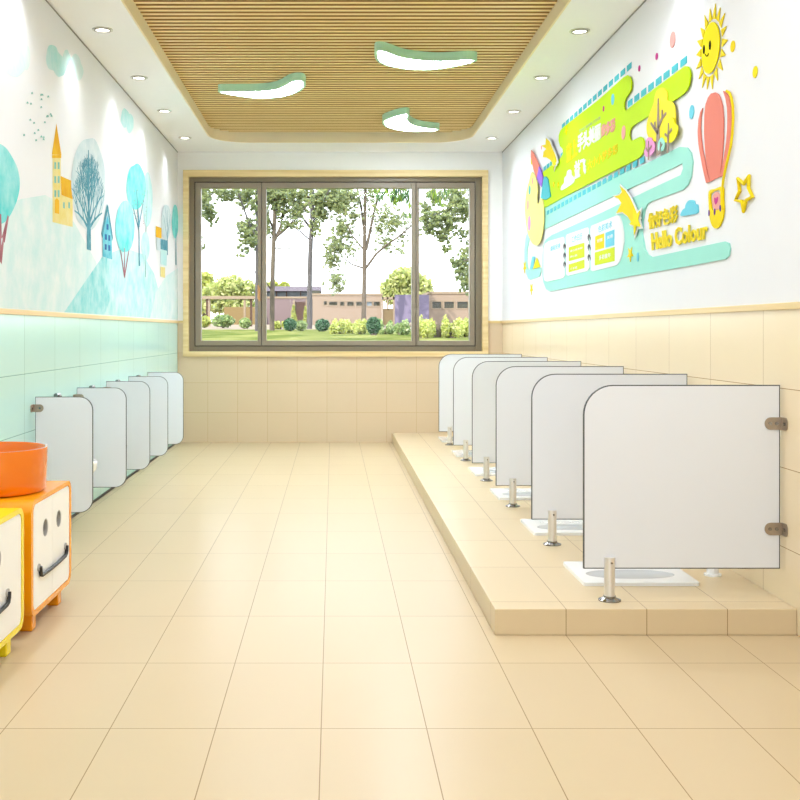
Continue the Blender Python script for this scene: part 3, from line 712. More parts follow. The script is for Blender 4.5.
link('rim', tube(bmesh.new(), [toR(*WR(*p), .032) for p in pth], .006, 8), LETY, t, 'golden rim', smooth=True)
opening = smooth(R_([(711,193.5),(719.5,190),(720.6,195),(720.6,205),(718.8,209.5),(713,210),(711.2,205)]), 3)
bm = prism(bmesh.new(), smooth(R_([(709,191.5),(715,189),(723,186.8),(723.5,199),(724,211),(722.4,220),(719.5,226.3),(716,228.6),(712.5,226),(710.2,219),(709,206)]), 3), .004, .024, toR, [opening])
bk = link('basket', bm, GOLD, t, 'yellow basket')
o = plate('passenger', [(712.6,207),(712,198),(713.4,194),(716.5,192),(719,194.5),(719.8,201),(719,208),(716,210.5)], .002, .014, PINK, t, 'pale pink passenger', sm=3)
plate('heart', [(714.3,201.5),(714.2,198.6),(715,197.4),(716,199),(717.2,196.6),(718,198.2),(717.2,201.6),(715.4,204.6)], .0142, .02, MAG, o, sm=2)
for px, py in ((709.6,213),(715.2,211.8),(720.8,208.2)):
    disc(px, py, 3.2, .0242, .03, DVIOLET, 'violet_drop', '', parent=bk, asp=.6)
st = [(749.9,175.9),(744.6,183.8),(738.9,178.5),(740.6,190.8),(736.4,200.4),(742.9,201.3),(744.3,211.4),(746.9,200.4),(753.4,196.4),(749.4,188)]
o = link('star_outline', tube(bmesh.new(), [toR(*WR(*p), .03) for p in st], .008, 8, closed=True), LETY); tag(o, 'golden outline of a star right of the balloon basket', 'star outline')
# little trees
def wtree(at, crown, cm, trunk, tm, d, label):
    t = wallthing('tree_plaque', at, label, 'tree plaque')
    plate('crown', crown, d, d+.014, cm, t, sm=3)
    bm = bmesh.new()
    for pts, r in trunk:
        rr = r if isinstance(r, list) else [r]*len(pts); q_ = [Vector(WR(*p)) for p in pts]; L_, R2 = [], []
        for i, p in enumerate(q_):
            dd = (q_[min(i+1, len(q_)-1)]-q_[max(i-1, 0)]).normalized(); nn = Vector((-dd.y*1.25, dd.x))
            L_.append(tuple(p+nn*rr[i])); R2.append(tuple(p-nn*rr[i]))
        prism(bm, L_+R2[::-1], d+.0142, d+.024, toR)
    link('trunk', bm, tm, t, 'grey-brown trunk and twigs')
wtree((661,140), [(663.6,87.7),(659.5,90),(657,96),(655.8,103.5),(652.5,112),(649.6,121),(648.9,130),(651,137.5),(656.9,141.5),(664,141),(670,136),(677.2,128.4),(678,118),(677,106),(673.8,101.4),(670.2,100.3),(670,93),(667,88.4)], CROWN,
      [([(661,98.6),(661,115),(660.8,130),(661,155)], [.005,.012,.018,.026]), ([(661,133),(657,128),(653.5,123)], [.012,.009,.006]), ([(658,129),(657.5,122)], .007), ([(661,128),(665,118),(669,113)], [.012,.009,.006]), ([(665,118),(665,110)], .007)], TRUNK, .048, 'tallest tree plaque, warm yellow crown, on the lime and mint boards')
wtree((672,140), [(675,117.5),(672,121),(670,128),(667,132),(666.5,138),(669,142.5),(674,142.8),(678.5,139),(681,133),(681.6,126.2),(678.5,123.2),(677.8,119.4)], CROWN2,
      [([(672.6,123),(672.6,135),(671.6,153)], [.004,.009,.012]), ([(672.6,137),(669,134)], .006), ([(672.6,134),(676,129)], .006)], TRUNK, .07, 'lemon yellow tree plaque in front of the tallest one, on its right')
wtree((652,150), [(651.8,137.5),(649.4,141),(649,147),(647.4,152),(649,156),(652,157.2),(655,154.5),(658,150),(658.4,144),(656,141),(655,138)], ROSE,
      [([(652.4,141),(652.4,160)], [.004,.008]), ([(652.4,152),(649.8,148)], .005), ([(652.4,150),(655.5,146)], .005)], TRUNK, .07, 'small pink tree plaque left of the tallest tree')
wtree((665,146), [(665.9,137.5),(663.4,141),(662.2,146),(663,150.4),(667,151),(668.8,147),(669,143),(667.6,139)], MINT,
      [([(665.6,142),(664.6,154)], [.004,.007]), ([(665.4,147),(667.2,144)], .004)], TRUNK, .085, 'tiny mint green tree plaque at the foot of the yellow trees')

# ------------------------------------------------------------------ left wall: painted mural
mural = bpy.data.objects.new('wall_mural', None); C.objects.link(mural); mural.location = (XL, 6.5, 1.24)
tag(mural, 'pastel watercolour mural of trees, houses and hills along the left wall', 'mural')
def lin(c): return tuple(v*.84 for v in _l0(c))
W_HILL = wash_mat('pale_hill_wash', (206, 240, 240), (246, 250, 250), 5, .3, .72)
W_HILL2 = wash_mat('teal_hill_wash', (120, 218, 222), (208, 242, 244), 7, .3, .68)
W_HILL3 = wash_mat('light_teal_wash', (164, 230, 234), (232, 248, 249), 7, .3, .7)
W_TEAL = wash_mat('teal_crown_wash', (92, 220, 220), (196, 242, 242), 6, .3, .72, (1.6, 2.3))
W_TEAL2 = wash_mat('turquoise_wash', (86, 214, 208), (170, 236, 232), 9, .35, .7)
W_PALE = wash_mat('pale_crown_wash', (172, 232, 234), (226, 246, 247), 9, .3, .7)
W_CLOUD = wash_mat('cloud_wash', (214, 244, 245), (246, 251, 251), 4, .3, .65)
W_CLOUD2 = wash_mat('turquoise_cloud_wash', (176, 236, 236), (224, 246, 246), 8, .3, .7)
W_MIST = wash_mat('mist_blue_wash', (196, 220, 228), (236, 244, 247), 8, .3, .7)
W_OR = wash_mat('ochre_wash', (242, 176, 16), (250, 200, 40), 10)
W_YE = wash_mat('straw_wash', (246, 222, 130), (250, 236, 176), 10)
W_DK = wash_mat('deep_teal_wash', (58, 134, 156), (120, 182, 198), 16)
W_RED = wash_mat('maroon_wash', (160, 92, 104), (196, 142, 150), 16)
W_BLUE = wash_mat('blue_house_wash', (84, 190, 214), (150, 222, 232), 12)
W_NAVY = wash_mat('navy_wash', (44, 96, 164), (62, 124, 184), 16)
W_MUTE = wash_mat('grey_teal_wash', (120, 190, 180), (150, 210, 200), 16)
lin = _l0
lay = [.0005]
def paint(name, pts, m, parent=mural, sm=0, label=None):
    p = [WL(*q_) for q_ in pts]
    if sm: p = smooth(p, sm)
    lay[0] += .00006; d = lay[0]
    return link(name, prism(bmesh.new(), p, d-.0003, d, toL), m, parent, label)
def twigs(name, segs, m, parent, label=None):
    bm = bmesh.new(); lay[0] += .00006; d = lay[0]; lay[0] += 1.1e-6*len(segs)*2
    dd = 0
    for pts, w0, w1 in segs:
        for (a, b_), (c, e) in zip(pts, pts[1:]):
            dd += 1e-6
            A, B = Vector(WL(a, b_)), Vector(WL(c, e)); n = (B-A).normalized(); n = Vector((-n.y, n.x))
            q_ = [A+n*w0/2, A-n*w0/2, B-n*w1/2, B+n*w1/2]
            prism(bm, [(v.x, v.y) for v in q_], d-.0005+dd, d+dd, toL)
    return link(name, bm, m, parent, label)
def blob(cx, cy, rx, ry, k=.12, n=14, seed=0):
    r = random.Random(seed); return [(cx+rx*(1+r.uniform(-k, k))*math.cos(2*PI*i/n), cy+ry*(1+r.uniform(-k, k))*math.sin(2*PI*i/n)) for i in range(n)]
def puff(parts, m, label=None):
    first = None
    for i, (cx, cy, rx, ry, sd) in enumerate(parts):
        if first is None: first = paint('cloud', blob(cx, cy, rx, ry, .16, 11, sd), m, sm=3, label=label)
        else: paint('cloud_lobe', blob(cx, cy, rx, ry, .18, 10, sd), m, first, sm=3)
puff([(4,42,22,26,1),(14,60,13,16,21),(25,56,5,13,5)], W_CLOUD)
puff([(53,58,7,13,2),(60,66,6,12,22),(66,58,4,8,23)], W_CLOUD2)
puff([(75,66,6,11,3),(79,72,4,8,24)], W_CLOUD)
puff([(125,118,4.5,9,4),(129.5,123,4,9,25)], W_CLOUD2)
def bottom(px): return 331.5-(331.5-309.0)*(VX-px)/VX-1.2   # just above the oak trim
paint('hill', [(-60, bottom(-60)), (-60, 236), (-20, 214), (21, 199), (45, 195), (62, 204), (76, 226), (96, 262), (104, bottom(104))], W_HILL)
paint('hill', [(64, bottom(64)), (84, 283), (102, 257), (118, 250), (128, 249), (142.5, 254.5), (154, 273.5), (166, bottom(166))], W_HILL3)
paint('hill', [(64, bottom(64)), (84, 283), (102, 257), (107, 258), (106, 280), (110, 300), (104, bottom(104))], W_HILL2)
paint('hill', [(150, bottom(150)), (156, 292), (166, 276), (178, 268), (178, bottom(178))], W_HILL)
# left edge tree
cr = paint('tree', blob(-4, 184, 23, 40, .05, 16, 6), W_TEAL, sm=3, label='rounded teal tree at the left edge')
twigs('trunk', [([(0,262),(3,240),(8,216)], .05, .02), ([(0,262),(0,238),(0,214)], .05, .03), ([(-2,250),(-6,215)], .04, .02)], W_RED, cr)
# church
ch = paint('church', [(52.3,154.5),(60.5,154.5),(60.5,195),(72.5,199),(72.5,227),(54,222.5),(52.3,222)], W_YE, label='yellow church with a tall orange spire')
paint('spire', [(51.6,154.5),(56.2,123.5),(61.2,155)], W_OR, ch); paint('roof', [(60.5,176),(73,181.5),(73.2,199.5),(61,195)], W_OR, ch)
paint('cornice', [(51.8,155),(61,155),(61,158),(51.8,158)], W_OR, ch)
for y in (162, 176, 190):
    for x in (54, 57.4): paint('church_window', [(x,y),(x+1.9,y+.2),(x+1.9,y+7.2),(x,y+7)], W_MUTE, ch)
for x in (62.8, 68): paint('church_window', [(x,202),(x+1.6,202.4),(x+1.6,208.5),(x,208)], W_MUTE, ch)
paint('church_door', [(54.5,200),(56.5,198),(58.8,200.5),(58.8,214),(54.5,213)], W_OR, ch)
# bare dark tree
cr = paint('tree', blob(88, 184, 17, 47, .05, 16, 7), W_MIST, sm=3, label='large bare deep-blue tree')
r = random.Random(5); segs = [([(88.6,250),(88.6,228)], .12, .11), ([(88.6,230),(88.4,212)], .11, .08)]
def grow(x, y, a, L, w, dep):
    if dep == 0 or L < 1.5: return
    x1, y1 = x+math.sin(a)*L*.36, y-math.cos(a)*L
    if ((x1-88)/17)**2+((y1-184)/48)**2 > 1.05 and dep < 5: return
    segs.append(([(x, y), (x1, y1)], w, w*.72))
    for sgn in ((-1, 1) if dep > 1 else (1,)):
        grow(x1, y1, a*.75+sgn*r.uniform(.22, .5), L*r.uniform(.74, .88), w*.66, dep-1)
    if r.random() < .4: grow(x1, y1, a*.6, L*.8, w*.6, dep-1)
for k, (yy, aa) in enumerate(((229, -1.0), (229, 1.05), (226, -.7), (225, .75), (222, -.45), (220, .4), (216, -.15), (214, .12), (206, -.5), (204, .5), (195, -.6), (192, .6), (182, -.6), (180, .6))):
    grow(88.4, yy, aa, 17 if k < 8 else 11, .03 if k < 8 else .016, 5 if k < 8 else 3)
segs.append(([(88.4,214),(88.2,190),(88,150)], .05, .02))
twigs('branches', segs, W_DK, cr)
# blue house
h = paint('house', [(102.4,232),(107,215),(111.2,234),(111.8,259.5),(102,256.5)], W_BLUE, label='narrow blue house')
twigs('roof_line', [([(101.4,236),(107,206),(112.2,239.5)], .045, .045)], W_DK, h)
for x, y in ((104.4,234),(107.8,235),(104.2,244),(107.8,245),(106,224)): paint('house_window', [(x,y),(x+2,y+.4),(x+2,y+6),(x,y+5.6)], W_NAVY, h)
# teal trees
def ptree(cx, cy, rx, ry, m, trunk, tm, seed, label=None):
    c = paint('tree', blob(cx, cy, rx, ry, .05, 14, seed), m, sm=3, label=label)
    twigs('trunk', trunk, tm, c)
ptree(147, 200, 5, 27, W_PALE, [([(145,245),(147,190)], .03, .01)], W_MUTE, 9)
ptree(135.5, 187, 10, 23, W_TEAL2, [([(139,266),(138.5,225),(136,190)], .06, .02), ([(138.6,226),(143,200)], .03, .012), ([(138.6,230),(132,205)], .03, .012)], W_DK, 8, 'tall turquoise tree')
ptree(124.5, 227, 9.5, 26, W_TEAL, [([(124,277),(120,250)], .03, .02), ([(124,277),(124,248)], .03, .02), ([(124,277),(128.5,250)], .03, .02)], W_RED, 10, 'pale teal tree with maroon stems')
ptree(145, 246, 4, 15, W_PALE, [([(145,277),(145,255)], .03, .015)], W_MUTE, 11)
r = random.Random(8); bs = []
for k in range(26):
    a_ = r.uniform(0, 6.28); q_ = r.uniform(.1, 1); x, y = 140+q_*9*math.cos(a_), 200+q_*26*math.sin(a_); bs.append(([(x, y), (x, y+1)], .018, .018))
twigs('berries', bs, W_RED, mural)
h = paint('house', [(156,238),(161,238),(161,251),(156,250)], W_MIST); paint('roof', [(155.4,226),(161,228),(161,238.6),(155.4,237)], W_OR, h)
h = paint('house', [(160,248),(166.5,250),(166,266),(160,264)], W_CLOUD2); paint('roof', [(160,239),(167,240),(167,251),(160,249)], W_DK, h); paint('annexe', [(160,266.5),(164.5,267.5),(164.5,278),(160,276.5)], W_YE, h)
ptree(165.5, 222, 5, 18, W_MIST, [([(167,255),(167,210)], .05, .01), ([(167,240),(163,215)], .02, .01), ([(167,236),(170,214)], .02, .01), ([(167,228),(164.5,206)], .02, .01)], W_DK, 12)
ptree(174.6, 222, 3.2, 17, W_TEAL2, [([(175.5,265),(175.5,228)], .06, .03)], W_DK, 13)
r = random.Random(3); segs = []
for k in range(22):
    x, y = r.uniform(22, 50), r.uniform(92, 144); segs.append(([(x, y), (x+.8, y-1), (x+1.6, y)], .008, .008))
twigs('birds', segs, W_MUTE, mural)['kind'] = 'stuff'

# ------------------------------------------------------------------ garden outside
OUT = .30
_mat0, _lin0 = mat, lin
def lin(c): return tuple(v*OUT for v in _lin0(c))
GY = [(11.13, .90), (14, .95), (30, 1.03), (60, 1.185), (90, 1.67), (100, 1.8), (160, 2.6)]
def g(Y):
    for (a, za), (b_, zb) in zip(GY, GY[1:]):
        if Y <= b_: return za+(zb-za)*(Y-a)/(b_-a)
    return GY[-1][1]
def grass_mat():
    m, nt, b = newmat('lawn_grass'); ge = nt.nodes.new('ShaderNodeNewGeometry')
    mp = nt.nodes.new('ShaderNodeMapping'); mp.inputs['Scale'].default_value = (.5, .12, .5); nt.links.new(ge.outputs['Position'], mp.inputs[0])
    n = nt.nodes.new('ShaderNodeTexNoise'); n.inputs['Scale'].default_value = 1.6; n.inputs['Detail'].default_value = 8
    nt.links.new(mp.outputs[0], n.inputs['Vector']); rp = nt.nodes.new('ShaderNodeValToRGB')
    for i, (p, c) in enumerate(((.38, (134, 156, 76)), (.62, (216, 216, 132)))):
        rp.color_ramp.elements[i].position = p; rp.color_ramp.elements[i].color = (*lin(c), 1)
    nt.links.new(n.outputs['Fac'], rp.inputs[0]); nt.links.new(rp.outputs[0], b.inputs['Base Color']); b.inputs['Roughness'].default_value = 1; b.inputs['Specular IOR Level'].default_value = 0
    return m
def ground(name, ya, yb, m, half=90):
    bm = bmesh.new(); pts = [ya]+[y for y, _ in GY if ya < y < yb]+[yb]
    T = [[bm.verts.new((x, y, g(y))) for x in (-half, half)] for y in pts]; B = [[bm.verts.new((x, y, g(y)-.3)) for x in (-half, half)] for y in pts]
    for i in range(len(pts)-1):
        bm.faces.new((T[i][0], T[i][1], T[i+1][1], T[i+1][0])); bm.faces.new((B[i][1], B[i][0], B[i+1][0], B[i+1][1]))
        bm.faces.new((T[i][0], T[i+1][0], B[i+1][0], B[i][0])); bm.faces.new((T[i+1][1], T[i][1], B[i][1], B[i+1][1]))
    bm.faces.new((T[0][1], T[0][0], B[0][0], B[0][1])); bm.faces.new((T[-1][0], T[-1][1], B[-1][1], B[-1][0]))
    return struct(link(name, bm, m))
ground('lawn', 11.14, 64, grass_mat()); ground('garden_ground', 64, 160, mat('sandy_soil', (222, 196, 160), .9, noise=.12, nscale=1))
# houses
def wallm(name, c): return mat(name, c, .8, noise=.04, nscale=.8)
PEACH, MAUVE, LILAC = wallm('peach_render', (236, 206, 178)), wallm('mauve_render', (196, 168, 168)), wallm('lilac_render', (196, 180, 216))
FASC, DGLASS, PGLASS = wallm('pale_fascia', (232, 204, 170)), mat('dark_glass', (96, 92, 60), .15), mat('pale_glass', (206, 226, 240), .15)
ROOFG, TIMB, BRN = wallm('grey_lilac_roof', (190, 178, 194)), mat('timber_boards', (196, 168, 120), .8, noise=.1, nscale=3), mat('brown_timber', (122, 78, 52), .7, noise=.1, nscale=3)
def pb(px0, px1, py0, py1, Y, dep):      # box from its photographed outline at depth Y
    a, b_ = P(px0, py1, Y), P(px1, py0, Y); return bx(a.x, b_.x, Y, Y+dep, a.z, b_.z)
def wall_with(px0, px1, py0, Y, wins, dep=.3):
    a, b_ = P(px0, 0, Y).x, P(px1, 0, Y).x; top = P(0, py0, Y).z; zb = g(Y)-.1
    hs = [[(P(w[0],0,Y).x, P(0,w[3],Y).z), (P(w[1],0,Y).x, P(0,w[3],Y).z), (P(w[1],0,Y).x, P(0,w[2],Y).z), (P(w[0],0,Y).x, P(0,w[2],Y).z)] for w in wins]
    return prism(bmesh.new(), [(a, zb), (b_, zb), (b_, top), (a, top)], Y, Y+dep, toY, hs)
def house(name, at, label, px0, px1, py0, Y, wins, m, depth=7, roof=None):
    t = empty(name, (P(at, 325, Y).x, Y, g(Y)), label, 'building')
    link('front_wall', wall_with(px0, px1, py0, Y, wins), m, t)
    a, b_ = P(px0, 0, Y).x, P(px1, 0, Y).x; top = P(0, py0, Y).z
    bm = bmesh.new(); box(bm, a, a+.25, Y+.3, Y+depth, g(Y)-.1, top-.02); box(bm, b_-.25, b_, Y+.3, Y+depth, g(Y)-.1, top-.02); box(bm, a+.25, b_-.25, Y+depth-.25, Y+depth, g(Y)-.1, top-.02)
    link('side_walls', bm, m, t)
    link('roof', bx(a-.05, b_+.05, Y-.06, Y+depth+.1, top, top+.18), FASC, t)
    for w in wins:
        wf = link('window', pb(w[0], w[1], w[2], w[3], Y+.12, .04), w[4] if len(w) > 4 else DGLASS, t)
        c = P(w[0], w[3], Y+.05); d = P(w[1], w[2], Y+.05)
        link('window_frame', ring_xz(bmesh.new(), c.x-.08, d.x+.08, c.z-.08, d.z+.08, .1, .1, .1, .1, Y-.03, Y+.1), FASC, wf)
    return t
house('garden_house', 345, 'long peach garden house with a strip of small windows, centre of the view', 312.5, 382, 295.5, 92,
      [(323.5,327,301,305),(329,337.5,301.5,305.5),(340,344.5,301.5,306),(347,354,301.5,306),(356,362,301.5,306),(366.5,372,301.5,306,PGLASS),(373.5,380,301.5,306)], PEACH)
t = house('garden_house', 450, 'peach garden house at the right end of the view, three square windows', 429, 520, 294, 82, [(432,441.5,301.5,308.5),(444,454,301.5,308.5),(457,468,301.5,308.5)], PEACH, 9)
t = house('garden_house', 285, 'mauve garden house behind the left trees with a raised flat roof', 258, 312, 298.5, 97, [], MAUVE)
link('door', pb(295.5, 305, 302, 323, 96.8, .15), BRN, t, 'brown door')
for px in (294, 306.5): link('door_post', pb(px-1, px+1, 300, 323, 96.6, .3), FASC, t)
link('upper_roof', pb(258, 321, 286.3, 291, 99, 6), ROOFG, t, 'raised grey-lilac roof')
bm = bmesh.new()
for px in (266, 276, 286, 300, 312): a = P(px, 297, 99.5); b_ = P(px+1, 291, 99.5); box(bm, a.x, b_.x, 99.5, 99.9, a.z, b_.z)
link('roof_posts', bm, BRN, t); link('clerestory_glass', pb(259, 320, 291, 297, 101, .05), PGLASS, t)
link('window', pb(310, 320, 290.5, 294.5, 98.8, .1), DGLASS, t)
# lilac wall and timber gate
w = link('lilac_wall', wall_with(395, 429, 294.7, 79, [], .4), LILAC); tag(w, 'tall lilac garden wall right of the timber gate', 'wall')
t = empty('timber_gate', (P(388, 325, 86).x, 86, g(86)), 'timber board gate between the peach house and the lilac wall', 'gate')
link('boards', pb(383, 394, 308.5, 325.5, 86, .12), TIMB, t)
bm = bmesh.new()
for a_, b_, c_, d_ in ((382.2,383.4,297,326),(393,395,297,326),(387,388.4,297,309),(382.2,395,297,299.5)):
    q0, q1 = P(a_, d_, 85.9), P(b_, c_, 85.9); box(bm, q0.x, q1.x, 85.9, 86.1, q0.z, q1.z)
link('gate_frame', bm, FASC, t)
# pergola and low wall
t = empty('pergola', (P(230, 325, 80).x, 80, g(80)), 'pale flat pergola beam on posts at the left of the garden', 'pergola')
link('beam', pb(190, 262, 296, 299, 80, .5), FASC, t)
for px, m in ((207, BRN), (209, FASC), (244.5, FASC), (251, BRN)):
    a, b_ = P(px-1, 324, 80.1), P(px+1, 299, 80.1); link('pergola_post', bx(a.x, b_.x, 80.1, 80.4, g(80)-.05, b_.z), m, t)
w = link('rendered_wall', wall_with(224, 260, 307, 96, [], .4), mat('ochre_render', (206, 172, 110), .9, noise=.06)); tag(w, 'low ochre wall behind the pergola', 'wall')
w = link('gravel_path', prism(bmesh.new(), [(P(383,0,84).x, 84), (P(397,0,84).x, 84), (P(413,0,66).x, 66), (P(398,0,66).x, 66)], 0, .03, lambda u, v, d: (u, v, g(v)+d+.005)), mat('pink_gravel', (226, 196, 190), .9, noise=.1, nscale=4)); struct(w)
OUT = .84
# leaves
def leaves(blobs, size, asp=.45, seed=0, droop=.0):
    """cloud of small leaf blades: blobs = (centre, rx, ry, rz, count)"""
    r = random.Random(seed); V, Fc = [], []
    for c, rx, ry, rz, n in blobs:
        for _ in range(n):
            while True:
                a, b_, d = r.uniform(-1, 1), r.uniform(-1, 1), r.uniform(-1, 1)
                q_ = a*a+b_*b_+d*d
                if q_ < 1: break
            p = Vector((c[0]+a*rx, c[1]+b_*ry, c[2]+d*rz))
            ax = Vector((r.uniform(-1, 1), r.uniform(-1, 1), r.uniform(-1, 1)-droop)).normalized(); s = ax.orthogonal().normalized()
            s = Matrix.Rotation(r.uniform(0, 2*PI), 3, ax) @ s; L = size*r.uniform(.6, 1.3)
            i = len(V); V += [p-ax*L/2, p+s*L*asp/2, p+ax*L/2, p-s*L*asp/2]; Fc.append((i, i+1, i+2, i+3))
    return V, Fc
def leafobj(name, data, m, parent=None):
    me = bpy.data.meshes.new(name); me.from_pydata([tuple(v) for v in data[0]], [], data[1]); me.materials.append(m)
    o = bpy.data.objects.new(name, me); C.objects.link(o)
    attach(o, parent); return o
GUM = leaf_mat('gum_leaves', [(128, 146, 100), (160, 172, 110), (184, 192, 124), (140, 158, 144), (206, 206, 136)], trans=.4)
GUMY = leaf_mat('sunlit_leaves', [(170, 184, 104), (202, 208, 126), (222, 222, 158), (150, 168, 104)], trans=.45)
GUMN = leaf_mat('near_leaves', [(52, 96, 84), (92, 128, 40), (140, 164, 34), (48, 84, 80)], trans=.35)
DARKL = leaf_mat('dark_shrub_leaves', [(52, 92, 62), (70, 112, 76), (96, 134, 92)], trans=.2)
LIMEL = leaf_mat('lime_shrub_leaves', [(186, 192, 84), (212, 212, 120), (150, 168, 72), (228, 226, 160)], trans=.4)
MIDL = leaf_mat('mid_shrub_leaves', [(140, 164, 92), (172, 190, 120), (104, 134, 84), (206, 212, 160)], trans=.35)
OUT = .3
BARK = mat('gum_bark', (158, 140, 118), .85, noise=.3, nscale=3); BARK2 = mat('grey_bark', (140, 132, 130), .85, noise=.3, nscale=3)
def tree(px, Y, limbs, blobs, leaf, lm, bark, label, seed, group='gum trees beyond the window'):
    base = P(px, 0, Y); base.z = g(Y)
    t = empty('gum_tree', base, label, 'tree', group); r = random.Random(seed)
    bm = bmesh.new(); k = Y/F
    for li, (pts, w0, w1) in enumerate(limbs):
        pp = []
        dy = 0 if li == 0 else r.uniform(-1.2, 1.2)
        for i, (a, b_) in enumerate(pts):
            q_ = P(a, b_, Y); q_.y += dy*i/max(1, len(pts)-1); 
            if li == 0 and i == 0: q_.z = g(Y)-.05
            pp.append(q_)
        ww = [max(.03, (w0+(w1-w0)*i/(len(pts)-1))*k/2*(1 if li == 0 else 1.45)) for i in range(len(pts))]
        tube(bm, pp, ww, 8)
    link('trunk', bm, bark, t, smooth=True)
    bl = [(P(a, b_, Y), rx*k, max(rx, ry)*k*1.1, ry*k, n) for a, b_, rx, ry, n in blobs]
    fine = []
    for c, rx, ry, rz, n in bl:         # sprays inside each mass
        n *= 9; m_ = max(5, n//22)
        for _ in range(m_):
            fine.append((c+Vector((r.gauss(0, .52)*rx, r.gauss(0, .5)*ry, r.gauss(0, .52)*rz)), rx*.2, rx*.22, rz*.15, n//m_))
    leafobj('foliage', leaves(fine, leaf, .5, seed), lm, t)
    return t
tree(256.5, 52, [([(256.5,330),(256.5,290),(256.8,240),(257,187),(257,150)], 3.2, 2), ([(257,240),(250,225),(244,208),(240,196)], 1.6, 1), ([(257,212),(250,198),(246,185)],1.3,.8)],
     [(246,226,9,8,190),(250,238,10,9,230),(243,250,6,8,50),(228,194,11,6,130),(246,196,12,9,250),(256,205,6,10,110),(220,190,8,5,70)], .15, GUM, BARK2, 'slender gum tree half hidden behind the first window bar', 21)
tree(188, 55, [([(170,331),(172,280),(176,220),(178,160)], 5, 3), ([(176,225),(190,205),(206,196),(212,190)], 2, .8), ([(175,260),(190,250),(203,246)],1.5,.8)],
     [(204,200,7,15,300),(210,214,8,9,170),(202,187,6,8,90),(202,245,3,8,40)], .15, GUM, BARK, 'gum tree at the far left, only its leaves in view', 22)
tree(272, 59, [([(272,330),(272.3,290),(273,262),(274,235),(275,205),(276,187),(277,150)], 5, 3), ([(275,240),(281,225),(283.5,205),(284,187),(285,150)],2.2,1.4), ([(277,236),(290,224),(300,212),(309,200)],2.2,1.2), ([(273,228),(266,212),(262,200)],1.6,1), ([(272,290),(262,278),(255,272)],1.2,.6), ([(275,248),(285,249),(296,247)],.8,.4)],
     [(268,196,9,10,230),(280,192,10,8,200),(290,198,9,10,190),(266,218,5,12,110),(284,212,9,9,70),(278,205,7,8,130),(296,208,9,10,150),(302,198,8,8,110),(268,232,4,8,50),(288,224,8,6,60)], .15, GUM, BARK, 'forked gum tree with pale bark, just right of the first window bar', 23)
tree(309.5, 67, [([(309.5,331),(309.5,290),(310,262),(311,238),(312,215),(312,190),(312,150)], 5.4, 3.4), ([(310,240),(300,231),(293,226)],1.2,.6), ([(309.5,227),(298,211),(288,195),(282,178)],1.8,1), ([(300,213),(299,198),(293,186),(290,175)],1.6,1), ([(311,200),(301,188),(296,178)],1.6,1), ([(312,222),(322,205),(330,190)],1.5,.8)],
     [(316,226,5,12,150),(320,202,10,10,300),(326,194,12,8,260),(322,214,9,8,170),(300,222,8,7,40),(336,200,9,13,300),(305,192,9,8,150),(318,212,8,8,120),(304,208,7,7,60)], .15, GUM, BARK2, 'straight grey-trunked gum tree in the left half of the wide pane', 24)
tree(364, 75, [([(363.5,328),(364,300),(364.5,268),(364.5,240),(365,215),(365.5,187),(366,150)], 4.8, 2.6), ([(366,268),(376,254),(388,244),(400,236),(411,226)],1.8,1), ([(366,250),(370,232),(374,212),(378,198),(382,182)],2.2,1.4), ([(364,230),(361,205),(357,187),(355,170)],1.8,1), ([(364,250),(352,236),(345,222)],1.2,.6), ([(363,268),(352,264),(342,256)],1.2,.6)],
     [(344,196,10,11,330),(342,208,8,9,200),(342,230,9,10,230),(337,246,8,12,270),(352,246,8,10,100),(390,226,13,11,150),(384,240,10,8,80),(398,250,12,9,50),(333,262,7,9,150),(336,282,9,10,200),(372,205,8,12,70),(330,252,6,9,110),(352,215,9,10,110),(386,212,10,9,120),(400,222,9,10,120),(378,228,7,8,70),(404,240,6,6,40),(356,200,7,9,100),(372,192,9,6,90)], .15, GUM, BARK, 'pale gum tree with wide forking branches in the centre of the wide pane', 25)
tree(492, 58, [([(494,331),(494,280),(492,220),(490,160)], 6, 4), ([(492,230),(476,215),(456,203),(436,215)],2,.8), ([(493,262),(478,256),(462,262)],1.6,.8), ([(493,290),(480,282),(468,284)],1.6,.8)],
     [(438,218,15,8,380),(456,202,13,12,420),(466,212,6,12,190),(429,228,8,7,150),(444,236,8,6,120),(425,208,6,9,90),(466,256,7,9,170),(456,262,6,5,90),(467,282,6,10,190),(459,275,5,5,50),(472,240,5,7,80),(434,196,8,8,120),(450,226,10,8,150),(462,268,7,7,130),(446,248,5,4,60),(462,234,6,6,80),(470,270,5,12,150)], .15, GUM, BARK, 'gum tree reaching into the right pane from the right edge', 26)
# near hanging spray
t = empty('gum_tree', (P(396, 100, 17).x+1.2, 17, g(17)), 'nearest gum tree, only its long hanging leaves showing at the top of the window', 'tree', 'gum trees beyond the window')
bx_ = P(396, 100, 17).x+1.2
bm = bmesh.new(); tube(bm, [(bx_+1.2, 17, g(17)-.05), (bx_+1.1, 17, 3.2), (bx_+.6, 17, 4.4), (bx_-.4, 17, 4.5), (P(400,175,17).x, 17, P(0,165,17).z+.3)], [.12, .1, .06, .03, .012], 8)
for px in (380, 392, 402, 412, 435, 446):
    a = P(px, 188, 17); tube(bm, [(a.x+.1, 17.05, a.z+.9), (a.x, 17, a.z+.2), (a.x, 17, a.z)], [.012, .008, .004], 5)
tube(bm, [(bx_+.6, 17, 4.4), (P(412,150,17).x, 17.05, P(0,188,17).z+.95), (P(380,150,17).x, 17.05, P(0,188,17).z+.85)], [.04, .02, .012], 6)
link('trunk', bm, BARK, t, smooth=True)
sp = []
